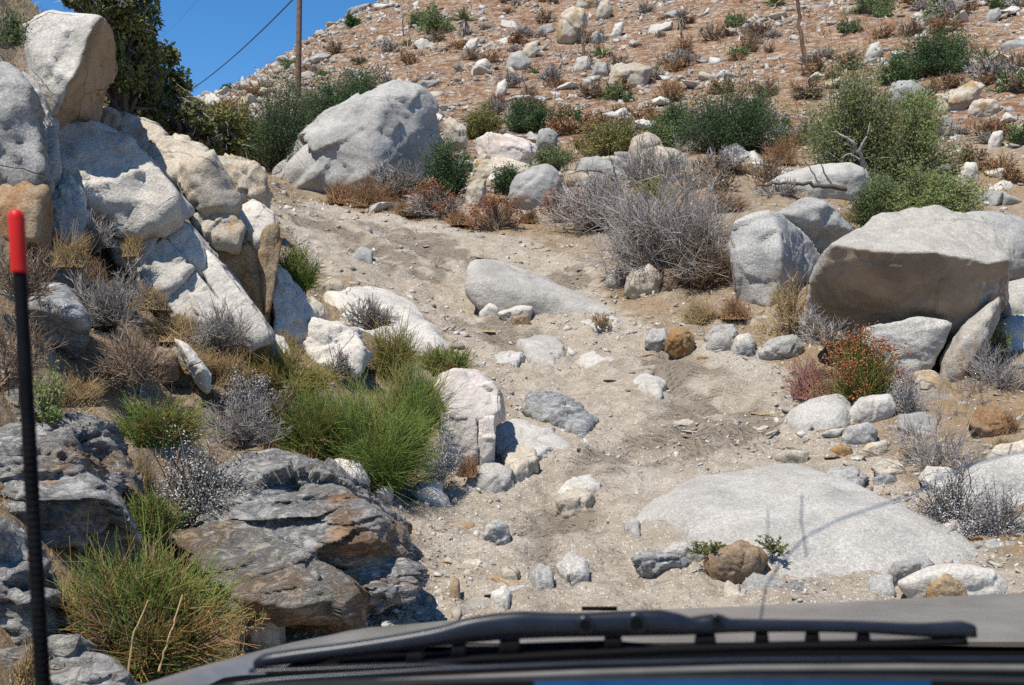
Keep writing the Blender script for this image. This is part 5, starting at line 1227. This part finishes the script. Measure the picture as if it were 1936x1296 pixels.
# ------------------------------------------------------------------ stones of the hillside and the track
protos = {}
for mt, key in (('white', 'w'), ('warm', 'm'), ('grey', 'g'), ('tan', 't'), ('slab', 's')):
    protos[key] = []
    for i in range(5):
        rng = np.random.RandomState(i * 7 + ord(key))
        pts = rng.normal(size=(10, 3)); pts /= np.linalg.norm(pts, axis=1)[:, None]; pts *= np.array([1.15, .95, .62]) * rng.uniform(.85, 1.1, (10, 1))
        X, Fc = rock_verts(pts, 4, 18, .05, i * 5 + ord(key), 'granite', 4)
        protos[key].append(make_mesh('stone', X, Fc, M[mt], True))
def stone(name, x, y, z, r, key, rng, label, cat, group):
    o = bpy.data.objects.new(name, protos[key][rng.randint(5)]); col.objects.link(o)
    o.location = (x, y, z); o.scale = (r * rng.uniform(.8, 1.35), r * rng.uniform(.8, 1.1), r * rng.uniform(.75, 1.25)); o.rotation_euler = (rng.uniform(-.4, .4), rng.uniform(-.4, .4), rng.uniform(0, 6.28))
    return tag(o, label, cat, group)
HILL_MARKS = [(878, 40, 'the big hillside yucca'), (1080, 40, 'the tall leaning boulder'), (1103, 80, 'the broken stalk'), (1140, 95, 'the small blue green yucca'), (980, 115, 'the boulder with a dark hollow'), (1190, 140, 'the wide low tan boulder'), (1288, 60, 'the grey dead headed yucca'), (1510, 60, 'the tall leaning stalk'), (1765, 100, 'the dark shrub on the right hillside'), (1820, 185, 'the jutting flat slab'), (1715, 175, 'the grey ribbed boulder'), (1365, 210, 'the large dark green shrub'), (563, 100, 'the utility pole'), (1000, 215, 'the dark gully shrub'), (915, 230, 'the yellow green shrub'), (760, 200, 'the dome shaped boulder'), (1620, 220, 'the tall pale green shrub'), (1876, 28, 'the oval top right boulder'), (430, 180, 'the ridge shrub near the wire'), (668, 40, 'the dark ridge shrub'), (1650, 95, 'the bright white boulder'), (1650, 20, 'the grey green top shrub'), (1863, 100, 'the pale yellow yucca'), (763, 50, 'the thin dark stalk'), (1540, 350, 'the long smooth boulder'), (1390, 285, 'the white rounded boulder'), (1250, 310, 'the long rounded boulder'), (1850, 320, 'the pale stone by the green shrub')]
TRAIL_MARKS = [(1020, 550, 'the whale-backed boulder'), (1060, 785, 'the blue grey rock'), (1530, 980, 'the huge smooth slab'), (1390, 1055, 'the brown angular rock'), (890, 760, 'the pinkish white boulder'), (1285, 640, 'the tan orange cobble'), (1620, 700, 'the rusty red shrub'), (1780, 820, 'the long tilted slab'), (1880, 920, 'the rough pale boulder'), (935, 1000, 'the lone angular stone'), (560, 400, 'the far bend'), (935, 400, 'the round rusty shrub'), (684, 482, 'the round grey stone'), (1270, 500, 'the big dead bush'), (740, 610, 'the long low white rock'), (655, 895, 'the rounded white rock'), (1800, 1095, 'the smooth white rock'), (1770, 750, 'the cream rounded rock'), (1545, 790, 'the pale sloping rock'), (1225, 725, 'the flat rock in the wheel path'), (690, 1060, 'the dark schist nose')]
def beside(u_, v_, marks):
    """where a small thing lies, told by the nearest landmark"""
    mu, mv, nm = min(marks, key=lambda m: (m[0] - u_) ** 2 + (1.6 * (m[1] - v_)) ** 2)
    du, dv = u_ - mu, 1.6 * (v_ - mv)
    far_ = 'well ' if math.hypot(du, dv) > 95 else 'close ' if math.hypot(du, dv) < 35 else ''
    side = ('right of ' if du > 0 else 'left of ') if abs(du) > abs(dv) else ('below ' if dv > 0 else 'above ')
    return far_ + side + nm
def region(u_, v_): return beside(u_, v_, HILL_MARKS)
rng = np.random.RandomState(3)
N = 70000
d = np.sqrt(rng.uniform(23.0 ** 2, 100.0 ** 2, N)); u = rng.uniform(-150, 2080, N)
x = (u - CU) / F * d; q3 = np.stack([x, d, 0 * x], 1)
den = np.clip(.42 + 1.1 * perlin(q3 * .16 + 3) + .8 * perlin(q3 * .5 + 8), .05, 1)
den = np.maximum(den, np.clip((820 - u) / 300, 0, 1) * (d > 50)); den = np.maximum(den, np.clip((u - 1780) / 150, 0, 1) * .8)
keep = (rng.uniform(0, 1, N) < den) & (poly_sdf(np.stack([x, d], 1), TRAIL) < -.3)
x, d, u = x[keep], d[keep], u[keep]
r = np.exp(rng.normal(-2.7, .7, len(x))).clip(.035, .55) * (1 + d / 130)
z = surf(x, d); app = r / d
v_ = CV - (z - EYE) / d * F
order = np.argsort(-np.where((v_ > -25) & (u > -20) & (u < 1956), app, 0))
for i in order[:285]:
    key = rng.choice(list('wwwmmg'))
    stone('hillside_stone', x[i], d[i], z[i], r[i], key, rng, f"{'large' if app[i] > app[order[90]] else 'small'} {dict(w='white', m='cream', g='grey')[key]} hillside stone {region(u[i], v_[i])}", 'stone', 'stones strewn over the hillside')
def pebbles(name, X, Y, Z, Rr, mat, rng, npt=7):
    """many small angular stones as one object"""
    base = []
    for i in range(12):
        pts = rng.normal(size=(npt, 3)); pts /= np.linalg.norm(pts, axis=1)[:, None]
        bm = bmesh.new()
        for p in pts * [1.2, .9, .75]: bm.verts.new(p)
        bmesh.ops.convex_hull(bm, input=bm.verts[:]); bm.verts.ensure_lookup_table(); bm.verts.index_update()
        fs = [[v.index for v in f.verts] for f in bm.faces if len(f.verts) == 3]
        base.append((np.array([v.co for v in bm.verts]), np.array(fs))); bm.free()
    Vs, Fs, Ts, o = [], [], [], 0
    kind = rng.randint(0, 12, len(X))
    for kx in range(12):
        m = np.where(kind == kx)[0]
        if not len(m): continue
        bv, bf = base[kx]
        a = rng.uniform(0, 6.28, len(m)); c, s = np.cos(a), np.sin(a)
        sc = Rr[m][:, None, None] * rng.uniform(.7, 1.3, (len(m), 1, 3))
        V = bv[None] * sc
        tl = rng.normal(size=len(m)) * .45; ct, st_ = np.cos(tl)[:, None], np.sin(tl)[:, None]
        V = np.stack([V[..., 0], V[..., 1] * ct - V[..., 2] * st_, V[..., 1] * st_ + V[..., 2] * ct], -1)
        V = np.stack([V[..., 0] * c[:, None] - V[..., 1] * s[:, None], V[..., 0] * s[:, None] + V[..., 1] * c[:, None], V[..., 2]], -1) + np.stack([X[m], Y[m], Z[m]], 1)[:, None]
        Vs.append(V.reshape(-1, 3)); Fs.append((np.arange(len(m))[:, None, None] * len(bv) + bf[None]).reshape(-1, 3) + o)
        Ts.append(np.repeat(rng.uniform(0, 1, len(m)), len(bv))); o += len(m) * len(bv)
    return link(name, make_mesh(name, np.vstack(Vs), np.vstack(Fs), M[mat], False, {'tint': np.concatenate(Ts)}))
def pebble_mat(name, cols):
    t = NT(name); rmp = t.n.new('ShaderNodeValToRGB'); e = rmp.color_ramp.elements; rmp.color_ramp.interpolation = 'CONSTANT'
    while len(e) < len(cols): e.new(.5)
    for i, c in enumerate(cols): e[i].position = i / len(cols); e[i].color = (*c, 1)
    t.set(rmp.inputs[0], t.attr('tint'))
    c = t.mix(t.ramp(t.noise(t.pos(), 30, 3, .7), .35, .65, 0, .3), rmp.outputs[0], (.2, .17, .14))
    return t.done(c, .93, None, .2)
M['scree'] = pebble_mat('scree_stones', [(.46, .44, .41), (.36, .32, .28), (.52, .50, .48), (.33, .25, .18), (.30, .28, .27), (.44, .40, .35)])
M['gravel'] = pebble_mat('gravel_stones', [(.46, .42, .36), (.38, .33, .27), (.52, .49, .44), (.34, .27, .2), (.30, .28, .26), (.42, .36, .28), (.56, .53, .5)])
rest = order[285:]
pb_ = pebbles('scree', x[rest], d[rest], z[rest] - r[rest] * .1, r[rest], 'scree', rng, 5)
tag(pb_, 'pale stony scree covering the rust brown hillside', 'scree', None, 'stuff')
# loose stones one can pick out on the track and its margins
rng = np.random.RandomState(17); cnt = 0
while cnt < 280:
    uu, vv = (rng.uniform(520, 1936), rng.uniform(395, 1130)) if cnt % 2 else (rng.uniform(1450, 1936), rng.uniform(640, 1060))
    dd = hit(uu, vv); p3 = P(uu, vv, dd); sdv = poly_sdf(p3[None, :2], TRAIL)[0]
    wgt = .12 if sdv > .7 else (1.0 if sdv > -.8 else .5)
    if rng.uniform() > wgt or dd > 24: continue
    rr = float(np.exp(rng.normal(-3.15, .42)).clip(.025, .13)); flat_ = sdv > .3 and rng.uniform() < .55
    if flat_: rr *= 2.6
    zz = float(surf(p3[0], p3[1])[0])
    onr = sdv > 0; key = rng.choice(list('mmggts'))
    so = stone('loose_stone', p3[0], p3[1], zz - rr * .12, rr, key, rng,
          f"small {dict(s='pale', m='cream', g='grey', t='tan')[key]} stone " + ('in the trail ' if onr else 'beside the trail ') + beside(uu, vv, TRAIL_MARKS), 'stone', 'loose stones on the trail' if onr else 'loose stones beside the trail')
    if flat_: so.scale[2] = rr * .32; so.rotation_euler[0] *= .25; so.rotation_euler[1] *= .25; so.location[2] = zz - rr * .12; so['label'] = so['label'].replace('small', 'flat')
    cnt += 1
N = 44000; dd = np.sqrt(rng.uniform(5.0 ** 2, 25.0 ** 2, N) * 1.0); dd = 5 + (dd - 5) ** 1.0
dd = np.exp(rng.uniform(math.log(5.2), math.log(26), N)); uu = rng.uniform(380, 2060, N); xx = (uu - CU) / F * dd
sdv = poly_sdf(np.stack([xx, dd], 1), TRAIL); den = np.clip(.22 + .9 * perlin(np.stack([xx, dd, 0 * xx], 1) * .7 + 5), .03, 1); den[(sdv < .4) & (sdv > -.7)] = 1
k = rng.uniform(0, 1, N) < den; xx, dd = xx[k], dd[k]
rr = np.exp(rng.normal(-4.8, .72, len(xx))).clip(.004, .06) * (.6 + dd / 14)
g = pebbles('gravel', xx, dd, surf(xx, dd) + rr * .02, rr, 'gravel', rng, 6)
tag(g, 'loose gravel scattered over the sandy trail and its edges', 'gravel', None, 'stuff')

# ------------------------------------------------------------------ dry growth on the slope
rng = np.random.RandomState(23)
def tuft_field(name, label, X, Y, Z, S, nb, mat, wid):
    N = len(X); a = rng.uniform(0, 6.28, (N, nb)); el = rng.uniform(.5, 1.5, (N, nb))
    dr = np.stack([np.cos(a) * np.cos(el), np.sin(a) * np.cos(el), np.sin(el)], -1).reshape(-1, 3)
    pos = np.repeat(np.stack([X, Y, Z], 1), nb, 0) + np.concatenate([rng.normal(size=(N * nb, 2)) * np.repeat(S, nb)[:, None] * .35, np.zeros((N * nb, 1))], 1)
    V, Fc = blades3(pos, dr, np.repeat(S, nb), np.repeat(S, nb) * wid, rng)
    o = link(name, make_mesh(name, V, Fc, M[mat], False, {'tint': np.repeat(np.clip(np.repeat(rng.uniform(0, 1, N), nb) + rng.normal(size=N * nb) * .15, 0, 1), 3)}))
    return tag(o, label, 'grass', None, 'stuff')
N = 30000
d2 = np.sqrt(rng.uniform(21.0 ** 2, 98.0 ** 2, N)); u2 = rng.uniform(-100, 2050, N); x2 = (u2 - CU) / F * d2
q3 = np.stack([x2, d2, 0 * x2], 1); k = rng.uniform(0, 1, N) < (poly_sdf(q3[:, :2], TRAIL) < -.2) * np.clip(.55 + .9 * perlin(q3 * .22 + 60), .05, 1); x2, d2 = x2[k], d2[k]
tuft_field('dry_grass', 'rust coloured dry grass covering the hillside', x2, d2, surf(x2, d2), np.exp(rng.normal(-1.75, .4, len(x2))) * np.clip(d2 / 50, .35, 1.2), 6, 'straw_rust', .13)
N = 22000
d2 = np.exp(rng.uniform(math.log(4.6), math.log(26), N)); u2 = rng.uniform(-150, 2080, N); x2 = (u2 - CU) / F * d2
sdv = poly_sdf(np.stack([x2, d2], 1), TRAIL); q3 = np.stack([x2, d2, 0 * x2], 1)
k = (sdv < -.12) & (rng.uniform(0, 1, N) < np.clip(.3 + 1.1 * perlin(q3 * .6 + 30) + .6 * (u2 < 620), .03, 1)); x2, d2 = x2[k], d2[k]
tuft_field('grass_litter', 'straw coloured litter and short dry grass on the banks', x2, d2, surf(x2, d2), np.exp(rng.normal(-2.9, .4, len(x2))) * (.6 + d2 / 20), 6, 'straw', .1)
# dry brush on the slope: a few plants copied about
kinds = []
for i, (kd, mt, n) in enumerate((('twig', TW('stem_brown', 'stem_grey'), 26), ('twig', TW('stem_brown', 'stem_brown'), 26), ('twig', TW('stem_brown', 'straw_rust'), 26), ('leafy', LF('stem_grey', 'straw_rust'), 60), ('leafy', LF('stem_grey', 'leaf_mid'), 55))):
    geo = bush_geo(1.5, .8, kd, 50 + i, n, 1.0, .05)
    kinds.append({p: make_mesh('brush_' + p, V, Fc, M[mt[p]], False, {'tint': tn}) for p, (V, Fc, tn) in geo.items()})
cnt = 0
while cnt < 270:
    uu, vv = rng.uniform(380, 1936), rng.uniform(0, 275) if cnt % 4 else rng.uniform(240, 400)
    if vv < 190 - (uu - 390) * .54 + 12: continue
    dd = hit(uu, vv)
    if dd < 22.5 or (uu < 1080 and dd < 33): continue
    if perlin(np.array([[uu / 160., vv / 90., 2.]]))[0] < -.15: continue
    p3 = P(uu, vv, dd); zz = float(surf(p3[0], p3[1])[0])
    e = bpy.data.objects.new('dry_brush', None); col.objects.link(e); e.location = (p3[0], p3[1], zz); s = rng.uniform(.4, 1.2) * (.7 if dd < 34 else 1)
    e.scale = (s, s, s * rng.uniform(.7, 1.2)); e.rotation_euler = (0, 0, rng.uniform(0, 6.28))
    ki = rng.choice([0, 0, 1, 1, 2, 2, 3, 4]); kk = kinds[ki]
    tag(e, ('grey twiggy', 'brown twiggy', 'rusty twiggy', 'rusty leaved', 'olive leaved')[ki] + ' low brush ' + region(uu, vv), 'shrub', 'dry brush dotted over the hillside')
    for pn, me in kk.items(): link(pn, me, e)['kind'] = 'stuff'
    cnt += 1
# ------------------------------------------------------------------ the vehicle one looks out of
car = bpy.data.objects.new('off_road_vehicle', None); col.objects.link(car); car.location = (.3, .9, .35)
tag(car, 'dusty grey off-road vehicle, its hood and wiper along the bottom edge', 'vehicle')
CO = np.array([.3, .9, .35])
def part(name, V, Fc, mat, parent=car, smooth=True):
    return link(name, make_mesh(name, np.asarray(V) - CO, Fc, M[mat], smooth), parent)
def strip(name, rows, mat, parent=car, smooth=True):
    """a sheet through rows of points"""
    R_ = np.array(rows); a, b = R_.shape[:2]; I = np.arange(a * b).reshape(a, b)
    return part(name, R_.reshape(-1, 3), np.stack([I[:-1, :-1], I[:-1, 1:], I[1:, 1:], I[1:, :-1]], -1).reshape(-1, 4), mat, parent, smooth)
def interp(L, n):
    L = np.array(L, float); s = np.concatenate([[0], np.cumsum(np.linalg.norm(np.diff(L, axis=0), axis=1))]); tt = np.linspace(0, s[-1], n)
    return np.stack([np.interp(tt, s, L[:, k]) for k in range(L.shape[1])], 1)
# hood: far rim as seen, falling away in front and at the left side
rim = interp([(180, 1335), (270, 1296), (400, 1255), (560, 1216), (700, 1192), (850, 1176), (1000, 1166), (1150, 1157), (1350, 1149), (1600, 1138), (1936, 1121), (2300, 1106)], 60)
dist = np.interp(rim[:, 0], [180, 270, 560, 900, 1200, 2300], [1.05, 1.22, 1.6, 1.85, 1.95, 1.95])
rows = []
rimP = np.array([P(u_, v_, q) for (u_, v_), q in zip(rim, dist)])
back = np.stack([np.clip(rimP[:, 0], -.36, 2), np.interp(rimP[:, 0], [-.4, -.33, -.22, 2], [1.02, 1.3, 1.52, 1.54]), np.full(60, EYE - .393)], 1)
for f, dz in ((0, 0), (.25, .004), (.5, .008), (.75, .008), (.9, .005), (.97, .002), (1, 0)):
    rows.append(back * (1 - f) + rimP * f + [0, 0, dz])
nrm = rimP - np.array([.35, .9, EYE - .4]); nrm[:, 2] = 0; nrm /= np.linalg.norm(nrm, axis=1)[:, None]
for f, dz in ((.02, -.006), (.045, -.022), (.06, -.05), (.065, -.14), (.065, -.3)):
    rows.append(rimP + nrm * f + [0, 0, dz])
strip('hood', rows[::-1], 'paint')
# washer nozzle on the hood
a, b = P(1100, 1153, 1.7), P(1166, 1149, 1.7)
V, Fc = box((a + b) / 2, (b[0] - a[0], .008, .004)); part('washer_nozzle', V, Fc, 'cowl', car, False)

def plate(name, upper, lower, d, thick, mat, parent=car, n=70):
    """a bar between an upper and a lower edge, thick along the view"""
    U, Lw = interp(upper, n), interp(lower, n)
    dU = d if np.isscalar(d) else np.interp(U[:, 0], *d)
    u3 = np.array([P(x, y, q) for (x, y), q in zip(U, np.broadcast_to(dU, n))]); l3 = np.array([P(x, y, q) for (x, y), q in zip(Lw, np.broadcast_to(dU, n))])
    t3 = np.array([0, thick, 0]); m = (u3 + l3) / 2; b_ = .14
    ring = [u3 * (1 - b_) + m * b_, u3 + t3 * .25, u3 + t3 * .75, l3 + t3 * .75, l3 + t3 * .25, l3 * (1 - b_) + m * b_]
    R_ = np.stack(ring, 1); K = len(ring); I = np.arange(n * K).reshape(n, K); q = []
    for k in range(K):
        k2 = (k + 1) % K; q.append(np.stack([I[:-1, k], I[1:, k], I[1:, k2], I[:-1, k2]], -1))
    Fc = np.vstack(q); caps = []
    for rw in (I[0], I[-1][::-1]): caps += [[rw[0], rw[1], rw[4], rw[5]], [rw[1], rw[2], rw[3], rw[4]]]
    return part(name, R_.reshape(-1, 3), np.vstack([Fc, caps]), mat, parent, False)
wip = bpy.data.objects.new('wiper', None); col.objects.link(wip); wip.parent = car
WD = .84
up = [(478, 1252), (490, 1243), (560, 1232), (640, 1222), (700, 1213), (760, 1203), (830, 1190), (880, 1174), (930, 1166), (985, 1160), (1030, 1163), (1100, 1164), (1180, 1160), (1250, 1158), (1285, 1164), (1312, 1174), (1340, 1166), (1372, 1168), (1380, 1175), (1500, 1177), (1620, 1179), (1740, 1184), (1838, 1179), (1846, 1184)]
lo = [(480, 1266), (560, 1258), (640, 1247), (760, 1233), (850, 1222), (960, 1212), (1060, 1208), (1180, 1206), (1290, 1204), (1400, 1198), (1520, 1197), (1640, 1199), (1720, 1205), (1790, 1210), (1848, 1208)]
plate('blade_frame', up, lo, WD, .012, 'wiper', wip)
plate('rubber_blade', [(500, 1276), (700, 1262), (900, 1243), (1100, 1232), (1300, 1222), (1500, 1217), (1700, 1214), (1830, 1209)], [(500, 1283), (700, 1272), (900, 1256), (1100, 1247), (1300, 1238), (1500, 1231), (1700, 1227), (1830, 1222)], WD - .002, .01, 'rubber', wip)
for (u0, u1, v0, v1) in ((770, 800, 1232, 1262), (855, 880, 1218, 1252), (945, 982, 1208, 1246), (1145, 1175, 1203, 1234), (1318, 1352, 1199, 1228), (1432, 1452, 1195, 1226), (1528, 1548, 1194, 1224), (1626, 1644, 1196, 1220)):
    plate('claw', [(u0, v0), (u1, v0)], [(u0 - 4, v1), (u1 + 4, v1)], WD + .001, .009, 'rubber', wip, 6)
plate('blade_link', [(640, 1250), (800, 1240), (1000, 1218), (1150, 1213), (1250, 1222)], [(640, 1262), (800, 1256), (1000, 1240), (1150, 1234), (1250, 1236)], WD + .006, .006, 'rubber', wip, 30)
for (u0, v0, rr) in ((1106, 1181, .0066), (1203, 1178, .0078), (1354, 1171, .004)):
    c = P(u0, v0, WD - .001); ang = np.linspace(0, 2 * math.pi, 20, endpoint=False)
    ring0 = np.stack([c[0] + rr * np.cos(ang), np.full(20, c[1]), c[2] + rr * np.sin(ang)], 1); ring1 = ring0.copy(); ring1[:, 1] -= .003
    ring2 = c + (ring1 - c) * [.62, 1, .62]; ring3 = c + (ring1 - c) * [.55, -.2, .55]
    strip('pivot', [np.vstack([q, q[:1]]) for q in (ring0, ring1, ring2)], 'wiper', wip)
    strip('pivot_hole', [np.vstack([q, q[:1]]) for q in (ring2 - [0, .0004, 0], c + (ring2 - c) * [.02, 1, .02] - [0, .0004, 0])], 'rubber', wip)
plate('wiper_arm', [(470, 1268), (640, 1262), (800, 1256), (940, 1262)], [(470, 1274), (640, 1267), (800, 1260), (940, 1267)], WD - .01, .008, 'wiper', wip, 30)
# cowl under the wiper, the trims along the glass and the dashboard
xs = np.linspace(-.335, 1.3, 40)
strip('cowl', [[(x_, y_, EYE + z_ + .012 * math.cos((x_ - .3) * 1.6)) for x_ in xs] for y_, z_ in ((1.62, -.46), (1.56, -.418), (1.45, -.412), (1.2, -.37), (1.0, -.33), (.9, -.335), (.84, -.36))], 'cowl')
def rail(name, pts, r, mat):
    q = interp([P(*a_) for a_ in pts], 50); V, Fc, per = tubes(q[None], np.array([r]), np.array([r]), 10); part(name, V, Fc, mat)
TD = .74
rail('windshield_trim', [(330, 1312, TD), (520, 1286, TD), (800, 1268, TD), (1100, 1256, TD), (1400, 1249, TD), (1700, 1247, TD), (2050, 1248, TD)], .0019, 'wiper')
rail('windshield_trim', [(380, 1325, TD - .02), (560, 1302, TD - .02), (800, 1287, TD - .02), (1100, 1274, TD - .02), (1400, 1265, TD - .02), (1700, 1263, TD - .02), (2050, 1265, TD - .02)], .0023, 'trim')
strip('dashboard', [[tuple(P(u_, v_ + 26 * ((u_ - 1400) / 1000.) ** 2, q)) for u_ in np.linspace(-200, 2300, 40)] for v_, q in ((1270, .725), (1277, .715), (1284, .701))], 'dash')
strip('dash_lip', [[tuple(P(u_, v_ + 26 * ((u_ - 1400) / 1000.) ** 2, q)) for u_ in np.linspace(1010, 1760, 40)] for v_, q in ((1284, .70), (1297, .694), (1317, .685), (1352, .67))], 'trim_blue')
strip('dashboard', [[tuple(P(u_, v_ + 26 * ((u_ - 1400) / 1000.) ** 2, q)) for u_ in np.linspace(-600, 3000, 40)] for v_, q in ((1347, .665), (1420, .6), (1900, .4))], 'dash')
# windshield and its crack
def pane_depth(v_): return (-.33 + .88 * .7 / .55) / ((CV - v_) / F + .7 / .55)
g0, g1 = (.88, -.33), (.30, -.33 + .58 * .7 / .55)
bm_pts = [[(x_, y_, EYE + z_) for x_ in (-.62, 1.25)] for y_, z_ in (g0, g1)]
gl = strip('windshield', bm_pts, 'glass', car, False)
def crack(pts, r):
    q = interp([P(u_, v_, pane_depth(v_) - .002) for u_, v_ in pts], 40); V, Fc, per = tubes(q[None], np.array([r]), np.array([r]), 6); part('crack', V, Fc, 'crack', gl)
crack([(1438, 1170), (1448, 1110), (1475, 1065), (1520, 1018), (1580, 985), (1650, 960), (1720, 938), (1775, 905), (1830, 880), (1890, 862), (1960, 850)], .00075)
crack([(1517, 935), (1514, 985), (1520, 1012), (1525, 1055)], .0006)
crack([(1452, 965), (1452, 1010), (1450, 1040)], .0004)
# rod mast with its red cap
mast = bpy.data.objects.new('antenna_mast', None); col.objects.link(mast); mast.parent = car
MD = .95
def lathe(name, prof, mat, parent, sides=14):
    """prof: (u, v, radius px)"""
    rows = []
    for u_, v_, r_ in prof:
        c = P(u_, v_, MD); rr = r_ / F * MD; ang = np.linspace(0, 2 * math.pi, sides + 1)
        rows.append(np.stack([c[0] + rr * np.cos(ang), c[1] + rr * np.sin(ang), np.full(sides + 1, c[2])], 1))
    strip(name, rows, mat, parent)
prof = []
for v_ in np.arange(505, 1500, 3.0):
    f = (v_ - 400) / 896.; rib = .7 * math.sin(v_ * 2 * math.pi / 13.) * min(1, max(0, (v_ - 760) / 120.))
    prof.append((31 + 50 * f, v_, 12.2 + 2.0 * f + rib))
lathe('rod', prof, 'mast', mast)
cap = [(30, 396, .5), (30, 396.5, 5), (30.2, 399, 10), (30.5, 404, 13.5), (31, 412, 15), (34, 470, 15.2), (36.5, 512, 15.4), (37, 516, 15.2), (37, 517, 11)]
lathe('cap', cap, 'red', mast)

for i_, v_ in enumerate(np.arange(432, 506, 7.5)):
    hgt = (3.2, 4.6, 4.0, 5.2, 3.6)[i_ % 5]
    c_ = P(20.5 + (v_ - 400) * .056, v_, MD - .0042)
    V, Fc = box(c_, (2.6 / F * MD, .0006, hgt / F * MD)); part('lettering', V, Fc, 'print', mast, False)
